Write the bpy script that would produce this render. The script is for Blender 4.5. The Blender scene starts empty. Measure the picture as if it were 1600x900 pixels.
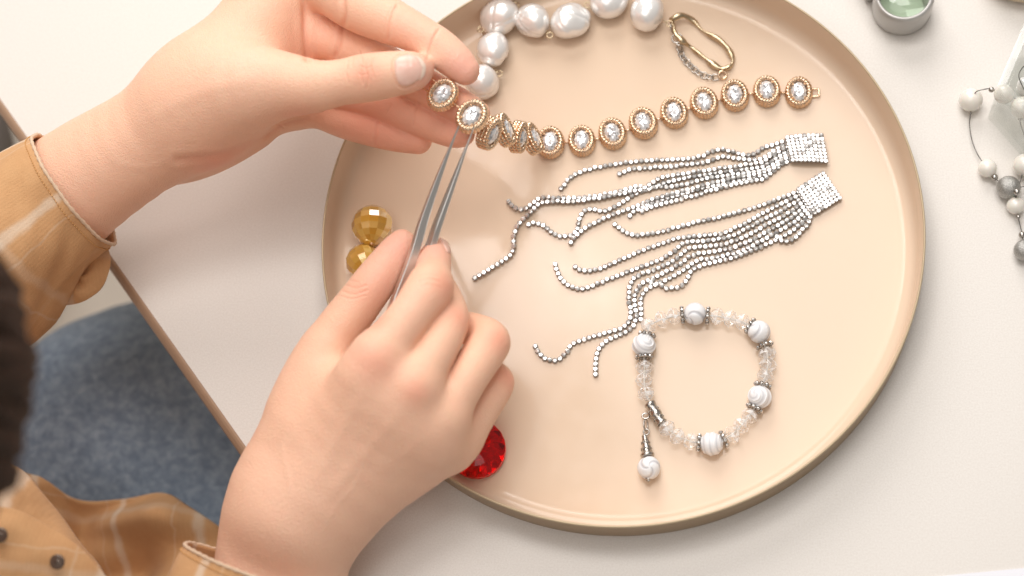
import bpy, bmesh, math, random
import numpy as np
from mathutils import Matrix, Vector
random.seed(7); rng = np.random.default_rng(7)
S = 0.01                       # everything below is written in centimetres; S turns it into metres
sc = bpy.context.scene
COL = sc.collection

# ------------------------------------------------------------------ camera
FPX = 2800.0
_T = np.array([5.266, -2.976, 89.079])
_B = np.array([[1, 0, 0], [0, -1, 0], [0, 0, -1]], float)
_c, _s = math.cos(-0.309), math.sin(-0.309)
_RX = np.array([[1, 0, 0], [0, _c, -_s], [0, _s, _c]])
_c, _s = math.cos(0.116), math.sin(0.116)
_RY = np.array([[_c, 0, _s], [0, 1, 0], [-_s, 0, _c]])
CM = _RY @ _RX @ _B
CP = -CM.T @ _T + np.array([0, 0, 2.5])
cam_d = bpy.data.cameras.new('camera')
cam = bpy.data.objects.new('camera', cam_d); COL.objects.link(cam)
cam_d.sensor_width = 36.0; cam_d.lens = 36.0 * FPX / 1600.0
cam_d.clip_start = 0.01; cam_d.clip_end = 50
R3 = np.stack([CM.T @ [1, 0, 0], CM.T @ [0, -1, 0], CM.T @ [0, 0, -1]], 1)
mw = Matrix.Identity(4)
for i in range(3):
    for j in range(3): mw[i][j] = R3[i, j]
    mw[i][3] = CP[i] * S
cam.matrix_world = mw
cam_d.dof.use_dof = True
cam_d.dof.focus_distance = 0.89
cam_d.dof.aperture_fstop = 4.0
sc.camera = cam

# ------------------------------------------------------------------ light
world = bpy.data.worlds.new('World'); sc.world = world; world.use_nodes = True
bg = world.node_tree.nodes['Background']
bg.inputs[0].default_value = (1.0, 0.95, 0.895, 1); bg.inputs[1].default_value = 0.28

def softbox(name, at, size, power, col, roll, size_y=None):
    l = bpy.data.lights.new(name, 'AREA'); l.shape = 'RECTANGLE'; l.size = size * S; l.size_y = (size_y or size) * S
    l.energy = power; l.color = col
    o = bpy.data.objects.new(name, l); COL.objects.link(o)
    o.location = Vector(at) * S
    d = Vector((0, -2, 0)) - Vector(at)
    o.rotation_euler = (d.to_track_quat('-Z', 'Y') @ __import__('mathutils').Quaternion((0, 0, 1), math.radians(roll))).to_euler()
    return o
softbox('softbox_key', (16, 42, 150), 56, 6.8, (1.0, 0.965, 0.935), 45)
softbox('softbox_second', (-34, 46, 150), 36, 4.6, (1.0, 0.965, 0.935), 8)
softbox('softbox_window', (-30, 150, 105), 110, 25.0, (1.0, 0.97, 0.95), 0)
softbox('overhead_fill', (-40, -50, 210), 150, 12.0, (1.0, 0.955, 0.915), 0)  # added fill from above to lift the shade, no known source

sc.view_settings.view_transform = 'Standard'
sc.view_settings.look = 'None'
sc.view_settings.exposure = 0.0
sc.view_settings.gamma = 1.0
sc.cycles.use_denoising = True
sc.cycles.max_bounces = 14
sc.cycles.transmission_bounces = 12
sc.cycles.transparent_max_bounces = 40
sc.cycles.sample_clamp_indirect = 6.0

# ------------------------------------------------------------------ helpers
def P(x, y, z=0.0):
    """point at height z (cm) seen at photo pixel x, y"""
    d = CM.T @ np.array([(x - 800) / FPX, (y - 450) / FPX, 1.0])
    return CP + d * (z - CP[2]) / d[2]
def Q(p):
    q = (np.atleast_2d(p) - CP) @ CM.T
    return np.stack([800 + FPX * q[:, 0] / q[:, 2], 450 + FPX * q[:, 1] / q[:, 2], q[:, 2]], 1)
def depth(p): return float((CM @ (np.array(p, float) - CP))[2])
def pcm(p, rpx): return rpx * depth(p) / FPX

def thing(name, label, cat, loc=(0, 0, 0), group=None):
    o = bpy.data.objects.new(name, None); COL.objects.link(o)
    o.empty_display_size = 0.01
    o.location = Vector([float(c) for c in loc]) * S
    o['label'] = label; o['category'] = cat
    if group: o['group'] = group
    return o
def wloc(o):
    v = Vector((0, 0, 0))
    while o: v = v + o.location; o = o.parent
    return np.array(v) / S

def mesh(name, V, F, m=None, smooth=True, uv=None, fix=True):
    """V in cm. F: array or list of faces"""
    me = bpy.data.meshes.new(name)
    V = np.asarray(V, float) * S
    me.from_pydata(V.tolist(), [], [list(map(int, f)) for f in F])
    if fix and len(F) < 60000:                                   # outward normals, so that glass bends light the right way
        b_ = bmesh.new(); b_.from_mesh(me); bmesh.ops.recalc_face_normals(b_, faces=b_.faces); b_.to_mesh(me); b_.free()
    if smooth: me.shade_smooth()
    else: me.shade_flat()
    if m: me.materials.append(m)
    if uv is not None:
        l = me.uv_layers.new(name='UVMap'); idx = np.zeros(len(me.loops), dtype=np.int32)
        me.loops.foreach_get('vertex_index', idx)
        l.data.foreach_set('uv', np.asarray(uv, float)[idx].ravel())
    me.update()
    return me
def put(name, me, parent=None, loc=(0, 0, 0), rot=None, scale=None, kind=None, label=None):
    o = bpy.data.objects.new(name, me); COL.objects.link(o)
    o.parent = parent
    o.location = Vector([float(c) for c in loc]) * S
    if rot is not None:
        o.rotation_mode = 'QUATERNION'
        o.rotation_quaternion = rot.to_quaternion() if isinstance(rot, Matrix) else rot
    if scale is not None: o.scale = scale
    if kind: o['kind'] = kind
    if label: o['label'] = label
    return o
def mk(name, V, F, m, parent=None, smooth=True, uv=None, kind=None, label=None):
    """mesh given in world cm under an unrotated parent"""
    off = wloc(parent) if parent else np.zeros(3)
    return put(name, mesh(name, np.asarray(V, float) - off, F, m, smooth, uv), parent, kind=kind, label=label)
def frame(xa, up=(0, 0, 1)):
    x = Vector(xa).normalized(); z = Vector(up); z = (z - x * z.dot(x)).normalized(); y = z.cross(x)
    return Matrix((x, y, z)).transposed()
def tag(o, label, cat, group=None):
    o['label'] = label; o['category'] = cat
    if group: o['group'] = group
    return o

def spline(K, n):
    """Catmull-Rom through rows of K, n samples per span"""
    K = np.asarray(K, float)
    if len(K) == 2:
        t = np.linspace(0, 1, n + 1)[:, None]; return K[0] * (1 - t) + K[1] * t
    A = np.vstack([2 * K[0] - K[1], K, 2 * K[-1] - K[-2]]); out = []
    for i in range(len(K) - 1):
        p0, p1, p2, p3 = A[i:i + 4]
        for t in np.linspace(0, 1, n, endpoint=False):
            out.append(.5 * (2 * p1 + (p2 - p0) * t + (2 * p0 - 5 * p1 + 4 * p2 - p3) * t * t + (3 * p1 - p0 - 3 * p2 + p3) * t ** 3))
    out.append(K[-1]); return np.array(out)
def resample(pts, step=None, n=None):
    d = np.r_[0, np.cumsum(np.linalg.norm(np.diff(pts, axis=0), axis=1))]
    if n is None: n = max(2, int(round(d[-1] / step)) + 1)
    t = np.linspace(0, d[-1], n)
    return np.stack([np.interp(t, d, pts[:, k]) for k in range(pts.shape[1])], 1)

def sweep(pts, rad, n=8, closed=False, caps=True, prof=None, up=None):
    """tube round pts; prof(i, a) -> radius factor"""
    pts = np.asarray(pts, float); m = len(pts); rad = np.broadcast_to(np.asarray(rad, float), (m,))
    if closed: tg = np.roll(pts, -1, 0) - np.roll(pts, 1, 0)
    else: tg = np.gradient(pts, axis=0)
    tg /= np.linalg.norm(tg, axis=1)[:, None] + 1e-12
    if up is not None: u = np.cross(np.broadcast_to(up, tg.shape), tg); u /= np.linalg.norm(u, axis=1)[:, None] + 1e-9
    else:
        u = np.zeros_like(tg); a = np.array([0, 0, 1.0]) if abs(tg[0][2]) < .9 else np.array([1.0, 0, 0])
        u[0] = np.cross(a, tg[0]); u[0] /= np.linalg.norm(u[0])
        for i in range(1, m):
            v = u[i - 1] - tg[i] * (u[i - 1] @ tg[i]); u[i] = v / (np.linalg.norm(v) + 1e-12)
    w = np.cross(tg, u); V = []
    for i in range(m):
        for k in range(n):
            a = 2 * math.pi * k / n; f = prof(i, a) if prof else 1
            V.append(pts[i] + rad[i] * f * (math.cos(a) * u[i] + math.sin(a) * w[i]))
    F = []
    for i in range(m if closed else m - 1):
        j = (i + 1) % m
        for k in range(n): F.append((i * n + k, i * n + (k + 1) % n, j * n + (k + 1) % n, j * n + k))
    if not closed and caps:
        V += [pts[0], pts[-1]]; c0, c1 = len(V) - 2, len(V) - 1
        for k in range(n): F.append((c0, (k + 1) % n, k)); F.append((c1, (m - 1) * n + k, (m - 1) * n + (k + 1) % n))
    return np.array(V), F
def lathe(prof, n=48, a0=0.0):
    """prof: list of (r, z); r=0 ends are closed"""
    V, F, rings = [], [], []
    for r, z in prof:
        if r < 1e-6: rings.append([len(V)]); V.append((0, 0, z))
        else:
            rings.append(list(range(len(V), len(V) + n)))
            V += [(r * math.cos(a0 + 2 * math.pi * k / n), r * math.sin(a0 + 2 * math.pi * k / n), z) for k in range(n)]
    for A, B in zip(rings, rings[1:]):
        for k in range(n):
            l = (k + 1) % n
            if len(A) == 1 and len(B) > 1: F.append((A[0], B[k], B[l]))
            elif len(B) == 1 and len(A) > 1: F.append((A[k], B[0], A[l]))
            elif len(A) > 1: F.append((A[k], B[k], B[l], A[l]))
    F = [tuple(reversed(f)) for f in F]
    return np.array(V, float), F
def join(parts):
    V, F, o = [], [], 0
    for v, f in parts:
        v = np.asarray(v, float); V.append(v); F += [tuple(i + o for i in q) for q in f]; o += len(v)
    return np.vstack(V), F

# ------------------------------------------------------------------ materials
def lin(c):
    c = np.array(c, float) / 255
    return tuple(np.where(c <= .04045, c / 12.92, ((c + .055) / 1.055) ** 2.4)) + (1.0,)
class MB:
    def __init__(s, name):
        s.m = bpy.data.materials.new(name); s.m.use_nodes = True; s.nt = s.m.node_tree
        s.b = s.nt.nodes['Principled BSDF']; s.tc = None
    def n(s, t, **k):
        x = s.nt.nodes.new(t)
        for a, b in k.items(): setattr(x, a, b)
        return x
    def l(s, a, b): s.nt.links.new(a, b)
    def set(s, **k):
        for a, v in k.items(): s.b.inputs[a.replace('_', ' ')].default_value = v
        return s
    def obj(s):
        if not s.tc: s.tc = s.n('ShaderNodeTexCoord')
        return s.tc.outputs['Object']
    def noise(s, scale_cm, detail=4, rough=.55, vec=None, dist=0):
        x = s.n('ShaderNodeTexNoise'); x.inputs['Scale'].default_value = scale_cm / S; x.inputs['Detail'].default_value = detail
        x.inputs['Roughness'].default_value = rough; x.inputs['Distortion'].default_value = dist
        s.l(vec or s.obj(), x.inputs['Vector']); return x.outputs['Fac']
    def voro(s, scale_cm, feature='F1'):
        x = s.n('ShaderNodeTexVoronoi', feature=feature); x.inputs['Scale'].default_value = scale_cm / S
        s.l(s.obj(), x.inputs['Vector']); return x.outputs['Distance']
    def ramp(s, fac, stops):
        r = s.n('ShaderNodeValToRGB'); e = r.color_ramp.elements
        while len(e) < len(stops): e.new(.5)
        for el, (p, c) in zip(e, stops): el.position = p; el.color = c if len(c) == 4 else tuple(c) + (1,)
        s.l(fac, r.inputs[0]); return r.outputs[0]
    def mix(s, fac, a, b, mode='MIX'):
        x = s.n('ShaderNodeMix', data_type='RGBA', blend_type=mode)
        for i, v in ((0, fac), (6, a), (7, b)):
            if hasattr(v, 'links'): s.l(v, x.inputs[i])
            else: x.inputs[i].default_value = v
        return x.outputs[2]
    def math(s, op, a, b=0.0, c=None):
        x = s.n('ShaderNodeMath', operation=op)
        for i, v in enumerate((a, b, c)):
            if v is None: continue
            if hasattr(v, 'links'): s.l(v, x.inputs[i])
            else: x.inputs[i].default_value = v
        return x.outputs[0]
    def bump(s, h, dist_cm, strength=1.0):
        x = s.n('ShaderNodeBump'); x.inputs['Strength'].default_value = strength; x.inputs['Distance'].default_value = dist_cm * S
        s.l(h, x.inputs['Height'])
        if s.b.inputs['Normal'].is_linked: s.l(s.b.inputs['Normal'].links[0].from_socket, x.inputs['Normal'])
        s.l(x.outputs[0], s.b.inputs['Normal']); return s
    def col(s, c): s.l(c, s.b.inputs['Base Color']); return s

def explode(V, F):
    W, G = [], []
    for f in F: G.append(tuple(range(len(W), len(W) + len(f)))); W += [V[i] for i in f]
    return np.array(W), G
def clear(m, see, ior=1.45, tint=(1, 1, 1, 1), body=None, rough=.02):
    """see-through plastic or glass: share `see` lets light straight through, the rest bends it; skin reflects by Fresnel"""
    nt = m.nt; out = nt.nodes['Material Output']; tr_ = m.n('ShaderNodeBsdfTransparent'); tr_.inputs[0].default_value = tint
    gl_ = m.n('ShaderNodeBsdfGlass'); gl_.inputs['Color'].default_value = tint; gl_.inputs['Roughness'].default_value = rough; gl_.inputs['IOR'].default_value = ior
    go = m.n('ShaderNodeBsdfGlossy'); go.inputs['Roughness'].default_value = rough; go.inputs['Color'].default_value = (1, 1, 1, 1)
    lw_ = m.n('ShaderNodeLayerWeight'); fr = m.n('ShaderNodeMath', operation='POWER'); m.l(lw_.outputs['Facing'], fr.inputs[0]); fr.inputs[1].default_value = 4.5
    fm_ = m.n('ShaderNodeMath', operation='MULTIPLY_ADD'); m.l(fr.outputs[0], fm_.inputs[0]); fm_.inputs[1].default_value = .6; fm_.inputs[2].default_value = ((ior - 1) / (ior + 1)) ** 2; fr = fm_
    a = m.n('ShaderNodeMixShader'); m.l(fr.outputs[0], a.inputs[0]); m.l(tr_.outputs[0], a.inputs[1]); m.l(go.outputs[0], a.inputs[2])
    b = m.n('ShaderNodeMixShader'); b.inputs[0].default_value = see; m.l(gl_.outputs[0], b.inputs[1]); m.l(a.outputs[0], b.inputs[2]); last = b
    if body:
        d = m.n('ShaderNodeBsdfDiffuse')
        if hasattr(body[0], 'links'): m.l(body[0], d.inputs[0])
        else: d.inputs[0].default_value = body[0]
        c = m.n('ShaderNodeMixShader'); 
        if hasattr(body[1], 'links'): m.l(body[1], c.inputs[0])
        else: c.inputs[0].default_value = body[1]
        m.l(b.outputs[0], c.inputs[1]); m.l(d.outputs[0], c.inputs[2]); last = c
    m.l(last.outputs[0], out.inputs[0]); return m

def simple(name, rgb, rough=.4, metal=0.0, **k):
    m = MB(name); m.set(Base_Color=lin(rgb), Roughness=rough, Metallic=metal, **k); return m
# ------------------------------------------------------------------ setting: table, floor
FLOOR_Z = -70.0
fm = MB('floor_paint'); fm.col(fm.ramp(fm.noise(.05, 4), [(.3, lin((240, 226, 208))), (.7, lin((246, 233, 217)))])); fm.set(Roughness=.5)
o = mk('floor', [(-400, -400, FLOOR_Z), (400, -400, FLOOR_Z), (400, 400, FLOOR_Z), (-400, 400, FLOOR_Z)], [(0, 1, 2, 3)], fm.m); o['kind'] = 'structure'

tm = MB('table_laminate')
tm.col(tm.mix(tm.math('MULTIPLY', tm.noise(.08, 4), .35), tm.ramp(tm.noise(11, 4, .7), [(.33, (.70, .655, .605, 1)), (.67, (.80, .765, .72, 1))]), (.72, .66, .60, 1)))
tm.set(Roughness=.38, Specular_IOR_Level=.45); tm.bump(tm.noise(14, 2), .006, .9)
em = MB('table_edge_band'); em.set(Base_Color=lin((176, 146, 122)), Roughness=.42)
em.bump(em.noise(3, 3), .02, .3)
A0, A1 = P(0, 155, 0), P(385, 700, 0)
ed = (A1 - A0) / np.linalg.norm(A1 - A0); en = np.array([-ed[1], ed[0], 0])
if en @ (P(800, 300, 0) - A0) < 0: en = -en
T0, T1 = A0 - ed * 40, A0 + ed * 130
TT = 2.6
table = thing('table', 'large off white table top with a brown edge band under the tray', 'table', (T0[0], T0[1], FLOOR_Z))
def slab(a, b, dep, z0, z1):
    q = [a, b, b + en * dep, a + en * dep]
    return np.array([(p[0], p[1], z) for z in (z0, z1) for p in q]), [(3, 2, 1, 0), (4, 5, 6, 7), (0, 1, 5, 4), (1, 2, 6, 5), (2, 3, 7, 6), (3, 0, 4, 7)]
mk('tabletop', *slab(T0 + en * .02, T1 + en * .02, 110, -TT, 0), tm.m, table, smooth=False)
# rounded edge band, rolled outwards under the top surface
pr = [(.02, -.012), (-.10, -.03), (-.24, -.12), (-.42, -.34), (-.50, -.60), (-.50, -TT + .3), (-.36, -TT), (.02, -TT)]
V = [tuple(e + en * u + np.array([0, 0, v])) for e in (T0, T1) for u, v in pr]; n_ = len(pr)
F = [(k, k + 1, n_ + k + 1, n_ + k) for k in range(n_ - 1)] + [tuple(range(n_))[::-1], tuple(range(n_, 2 * n_))]
mk('edge_band', V, F, em.m, table, smooth=False)
lm = simple('table_leg_steel', (150, 145, 140), .35, .8)
for u, w in ((8, 6), (160, 6), (8, 100), (160, 100)):
    c = T0 + ed * u + en * w
    v, f = lathe([(0, FLOOR_Z), (2.2, FLOOR_Z), (2.2, -TT - .01), (0, -TT - .01)], 20); v = v + np.array([c[0], c[1], 0])
    mk('leg', v, f, lm.m, table)

# ------------------------------------------------------------------ tray
tr = MB('tray_enamel'); tr.set(Base_Color=lin((224, 200, 176)), Roughness=.07, Specular_IOR_Level=.22)
rr = tr.n('ShaderNodeMapRange'); tr.l(tr.noise(.9, 6, .7), rr.inputs[0]); rr.inputs[1].default_value = .35; rr.inputs[2].default_value = .75; rr.inputs[3].default_value = .05; rr.inputs[4].default_value = .2; tr.l(rr.outputs[0], tr.b.inputs['Roughness'])
tr.bump(tr.noise(.35, 2), .05, .10); tr.bump(tr.noise(60, 2), .001, .4)
TRAYIN = tr.m
to = MB('tray_side'); to.set(Base_Color=lin((158, 130, 94)), Roughness=.4, Metallic=.2)
tray = thing('tray', 'big round beige enamel tray with an upright wall lying on the white table', 'tray', (0, 0, 0))
FL = .16
mk('tray_dish', *lathe([(0, FL), (5, FL), (10, FL), (13.9, FL), (14.2, FL + .02), (14.45, FL + .10), (14.64, FL + .28), (14.76, FL + .56), (14.82, FL + 1.0), (14.86, 1.9), (14.88, 2.44)], 240), TRAYIN, tray)
v, f = lathe([(14.88, 2.44), (14.90, 2.49), (14.94, 2.505), (14.98, 2.49), (15.0, 2.44)], 240)
mk('rim', v, f, simple('rim_metal', (190, 170, 140), .45, .3).m, tray)
v, f = lathe([(15.0, 2.44), (15.0, .25), (14.9, .06), (14.7, .0), (0, .0)], 240)
mk('tray_wall', v, f, to.m, tray)
# ------------------------------------------------------------------ organic surfaces (distance field + surface nets)
def smin(a, b, k):
    if k <= 0: return np.minimum(a, b)
    h = np.maximum(k - np.abs(a - b), 0) / k
    return np.minimum(a, b) - h * h * k * .25
class Tube:
    """smooth tapered tube through keys (x, y, z, r) in cm; flat=(normal, ratio) thins it along a direction"""
    def __init__(s, keys, n=3, flat=None):
        C = spline(keys, n); s.P = C[:, :3].astype(np.float32); s.R = np.maximum(C[:, 3], .05).astype(np.float32); s.flat = flat
        if flat:
            nn = np.array(flat[0], float); s.nn = (nn / np.linalg.norm(nn)).astype(np.float32); s.q = flat[1]
        s.mid = (s.P[:-1] + s.P[1:]) / 2
        s.far = np.linalg.norm(s.P[1:] - s.P[:-1], axis=1) / 2 + np.maximum(s.R[:-1], s.R[1:])
        M = s.R * 0; T_ = np.gradient(s.P, axis=0); M = np.gradient(s.R); s.Tn = T_.astype(np.float32); s.Rn = M.astype(np.float32)
    def __call__(s, p, segs):
        segs = np.asarray(segs); out = None
        for q in (segs[i:i + 12] for i in range(0, len(segs), 12)):
            a, b, ra, rb = s.P[q][:, None], s.P[q + 1][:, None], s.R[q][:, None], s.R[q + 1][:, None]
            ba = b - a; L = (ba * ba).sum(2) + 1e-9
            pa = p[None] - a
            h = np.minimum(np.maximum(np.einsum('ijk,ik->ij', pa, ba[:, 0]) / L, 0), 1)
            h2 = h * h; h3 = h2 * h; w1 = 3 * h2 - 2 * h3; m0, m1 = h3 - 2 * h2 + h, h3 - h2
            r = ra + w1 * (rb - ra) + m0 * s.Rn[q][:, None] + m1 * s.Rn[q + 1][:, None]
            v = pa - (w1[..., None] * ba + m0[..., None] * s.Tn[q][:, None] + m1[..., None] * s.Tn[q + 1][:, None])
            if s.flat: v = v + (v @ s.nn)[..., None] * (s.nn * np.float32(1 / s.q - 1))
            x = (np.sqrt(np.einsum('ijk,ijk->ij', v, v)) - r).min(0)
            out = x if out is None else np.minimum(out, x)
        return out
    def bounds(s): return (s.P - s.R[:, None]).min(0), (s.P + s.R[:, None]).max(0)
class Body:
    """groups: list of (k_inside, k_join, [tubes]); each group is smooth-joined to what came before"""
    def __init__(s, groups): s.g = groups
    def __call__(s, p):
        p = np.asarray(p, np.float32)
        if len(p) < 400: return s.ev(p, None)
        lo = p.min(0); k = ((p - lo) // 1.2).astype(np.int64); key = (k[:, 0] * 4096 + k[:, 1]) * 4096 + k[:, 2]
        o = np.argsort(key, kind='stable'); cut = np.flatnonzero(np.diff(key[o])) + 1; d = np.empty(len(p), np.float32)
        for ix in np.split(o, cut):
            q = p[ix]; c = (q.min(0) + q.max(0)) / 2; d[ix] = s.ev(q, c, float(np.linalg.norm(q.max(0) - c)))
        return d
    def ev(s, p, c, rad=0):
        near = None; sel = []
        if c is not None:
            lb = [[np.linalg.norm(t.mid - c, axis=1) - t.far for t in ts] for _, _, ts in s.g]
            near = max(0.0, min(float(x.min()) for l in lb for x in l)) + 2 * rad + 1.7
        d = None
        for gi, (kin, kj, tubes) in enumerate(s.g):
            e = None
            for ti, t in enumerate(tubes):
                if near is None: segs = np.arange(len(t.mid))
                else:
                    segs = np.flatnonzero(lb[gi][ti] < near)
                    if not len(segs): continue
                x = t(p, segs); e = x if e is None else smin(e, x, kin)
            if e is None: continue
            d = e if d is None else smin(d, e, kj)
        return d
    def bounds(s):
        B = [t.bounds() for _, _, ts in s.g for t in ts]
        return np.min([b[0] for b in B], 0) - .5, np.max([b[1] for b in B], 0) + .5
    def grad(s, p, e=.02):
        g = np.zeros((len(p), 3), np.float32); p = np.asarray(p, np.float32)
        for q in ((1, -1, -1), (-1, -1, 1), (-1, 1, -1), (1, 1, 1)):
            q = np.array(q, np.float32); g += q * s(p + q * e)[:, None]
        return g / (4 * e)
    def mesh(s, h, c=3, soft=5, calm=0):
        lo, hi = s.bounds(); H = h * c
        nc = np.ceil((hi - lo) / H).astype(int) + 1
        ax = [lo[i] + H * np.arange(nc[i]) for i in range(3)]
        G = np.stack(np.meshgrid(*ax, indexing='ij'), -1).reshape(-1, 3)
        D = s(G).reshape(nc)
        act = np.abs(D) < H * 1.75
        F = np.repeat(np.repeat(np.repeat(D, c, 0), c, 1), c, 2)
        A = np.repeat(np.repeat(np.repeat(act, c, 0), c, 1), c, 2)
        # node (i) of the fine grid sits at lo + h*i ; coarse node covers i..i+c-1
        I = np.argwhere(A)
        F[A] = s((lo + I * h).astype(np.float32))
        N = F.shape; ins = F < 0
        cnt = np.zeros([n - 1 for n in N], np.uint8)
        for dx in (0, 1):
            for dy in (0, 1):
                for dz in (0, 1): cnt += ins[dx:N[0] - 1 + dx, dy:N[1] - 1 + dy, dz:N[2] - 1 + dz]
        C = np.argwhere((cnt > 0) & (cnt < 8))
        idx = np.full(cnt.shape, -1, np.int32); idx[tuple(C.T)] = np.arange(len(C))
        cor = [(x, y, z) for x in (0, 1) for y in (0, 1) for z in (0, 1)]
        val = {q: F[C[:, 0] + q[0], C[:, 1] + q[1], C[:, 2] + q[2]] for q in cor}
        acc = np.zeros((len(C), 3)); m = np.zeros(len(C))
        for q in cor:
            for k in range(3):
                if q[k]: continue
                r = list(q); r[k] = 1; r = tuple(r); a, b = val[q], val[r]
                x = (a < 0) != (b < 0); t = np.where(x, a / np.where(x, a - b, 1), 0)
                pt = np.tile(np.array(q, float), (len(C), 1)); pt[:, k] += t
                acc[x] += pt[x]; m[x] += 1
        V = (lo + (C + acc / m[:, None]) * h)
        faces = []
        for k in range(3):
            a, b = (k + 1) % 3, (k + 2) % 3
            sl0 = [slice(1, n - 1) for n in N]; sl1 = list(sl0); sl0[k] = slice(0, N[k] - 1); sl1[k] = slice(1, N[k])
            i0 = ins[tuple(sl0)]; i1 = ins[tuple(sl1)]
            E = np.argwhere(i0 != i1); off = np.ones(3, int); off[k] = 0; E = E + off
            flip = ins[tuple(E.T)]
            def cell(da, db):
                q = E.copy(); q[:, a] -= da; q[:, b] -= db; return idx[tuple(q.T)]
            f = np.stack([cell(1, 1), cell(0, 1), cell(0, 0), cell(1, 0)], 1)
            f[~flip] = f[~flip][:, ::-1]; faces.append(f)
        Fq = np.vstack(faces); Fq = Fq[(Fq >= 0).all(1)]
        def relax(V, lam):
            A2 = np.zeros_like(V)
            for k in range(3): A2[:, k] = np.bincount(ea, V[eb, k], len(V))
            return V + lam * (A2 / cn[:, None] - V)
        ea = np.concatenate([Fq[:, i] for i in range(4)] + [Fq[:, (i + 1) % 4] for i in range(4)])
        eb = np.concatenate([Fq[:, (i + 1) % 4] for i in range(4)] + [Fq[:, i] for i in range(4)])
        cn = np.maximum(np.bincount(ea, minlength=len(V)), 1)
        V = relax(V, .5)
        d = s(V); g = s.grad(V); V = V - np.clip(d / ((g * g).sum(1) + 1e-6), -h, h)[:, None] * g
        for _ in range(soft): V = relax(relax(V, .5), -.52)
        if calm:                                          # broad smoothing of palm and arm only, fingers keep their form
            q = V.astype(np.float32); d0 = Body([s.g[0]])(q); d1 = Body([g for g in s.g[1:2]])(q)
            w = np.clip((d1 - d0) / .5 + .15, 0, 1)[:, None]
            for _ in range(calm): V = V + w * (relax(V, .6) - V)
        return V, Fq
    def hit(s, x, y, z0=16.0):
        """first surface point of the body along the sight line of photo pixel x, y (arrays)"""
        x = np.atleast_1d(np.asarray(x, float)); y = np.atleast_1d(np.asarray(y, float))
        d = (np.stack([(x - 800) / FPX, (y - 450) / FPX, np.ones(len(x))], 1)) @ CM
        d /= np.linalg.norm(d, axis=1)[:, None]
        p = CP + d * ((z0 - CP[2]) / d[:, 2])[:, None]
        for _ in range(90): p = p + d * np.clip(s(p) * .7, -.3, 1.2)[:, None]
        return p
def K(rows):
    """(px, py, z, r_px) -> (x, y, z, r) in cm"""
    out = []
    for x, y, z, r in rows:
        p = P(x, y, z); out.append((*p, pcm(p, r)))
    return out
def T(*rows, n=3, flat=None): return Tube(K(rows), n, flat)
# ------------------------------------------------------------------ skin
sk = MB('skin')
at = sk.n('ShaderNodeVertexColor', layer_name='tone')
mot = sk.noise(1.6, 5, .6)
c0 = sk.mix(sk.math('MULTIPLY', mot, .45), at.outputs[0], (.87, .45, .32, 1), 'MIX')
sk.col(c0)
sk.set(Roughness=.5, Subsurface_Weight=.14, Subsurface_Radius=(1.0, .36, .2), Subsurface_Scale=.0045, Specular_IOR_Level=.42, Sheen_Weight=0.0)
sk.bump(sk.voro(15), .03, .6); sk.bump(sk.noise(24, 3), .014, .7); sk.bump(sk.noise(4, 5, .65), .035, .5)
SKIN = sk.m
nm = MB('fingernail'); nm.col(nm.ramp(nm.noise(2, 2), [(.3, (.80, .48, .39)), (.7, (.86, .58, .48))]))
nm.set(Roughness=.34, Subsurface_Weight=.15, Subsurface_Radius=(1, .4, .3), Subsurface_Scale=.003, Coat_Weight=.12, Coat_Roughness=.2)
NAIL = nm.m
BASE = np.array([.91, .57, .395])

LEFT = Body([
    (1.6, 0, [   # forearm, wrist and palm
        T((-330, 610, 3.5, 120), (-150, 495, 4.0, 110), (20, 368, 4.6, 102), (130, 281, 5.6, 93), (215, 226, 6.6, 86), (290, 176, 7.6, 81), (352, 135, 8.2, 78), flat=((0.35, .25, 1), .8)),
        T((300, 185, 6.6, 78), (350, 190, 6.2, 58), (400, 172, 5.8, 48), (450, 160, 5.6, 40)),
        T((300, 158, 7.6, 68), (372, 92, 7.8, 68), (432, -5, 7.6, 68), (455, -75, 7.4, 60)),
        T((330, 140, 7.4, 84), (400, 90, 6.4, 72), (460, 50, 5.8, 52), (490, 40, 6.0, 42)),
    ]),
    (.10, .75, [
        T((455, -70, 7.8, 52), (510, -28, 8.6, 45), (560, 8, 9.2, 42), (612, 34, 9.6, 36), (650, 52, 9.7, 31), (686, 74, 9.6, 30), (712, 96, 9.5, 28), (727, 110, 9.4, 23)),
        T((450, 45, 6.8, 46), (520, 62, 7.0, 34), (580, 88, 7.4, 31), (640, 122, 7.7, 30), (690, 150, 7.8, 28), (725, 168, 7.9, 26), (745, 178, 7.9, 21)),
        T((430, 120, 6.0, 46), (510, 138, 6.2, 32), (580, 155, 6.5, 28), (640, 178, 6.7, 29), (680, 194, 6.8, 28), (708, 205, 6.8, 26), (721, 209, 6.8, 21)),
        T((420, 160, 5.0, 42), (490, 172, 5.2, 28), (540, 190, 5.5, 27), (590, 204, 5.8, 27), (625, 213, 5.9, 25), (653, 219, 5.9, 22)),
    ]),
    (.3, .9, [   # thumb with its muscle
        T((300, 175, 7.6, 78), (370, 142, 9.0, 74), (430, 133, 9.7, 56), (490, 135, 10.2, 42), (530, 129, 10.4, 36), (572, 122, 10.5, 38), (612, 116, 10.6, 36), (640, 112, 10.6, 32), (652, 111, 10.5, 25)),
    ]),
    (.2, .5, [   # heel of the palm on the little-finger side
        T((255, 262, 4.6, 30), (300, 252, 4.8, 32), (345, 236, 5.2, 30), (400, 205, 5.4, 28)),
    ]),
])
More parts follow.
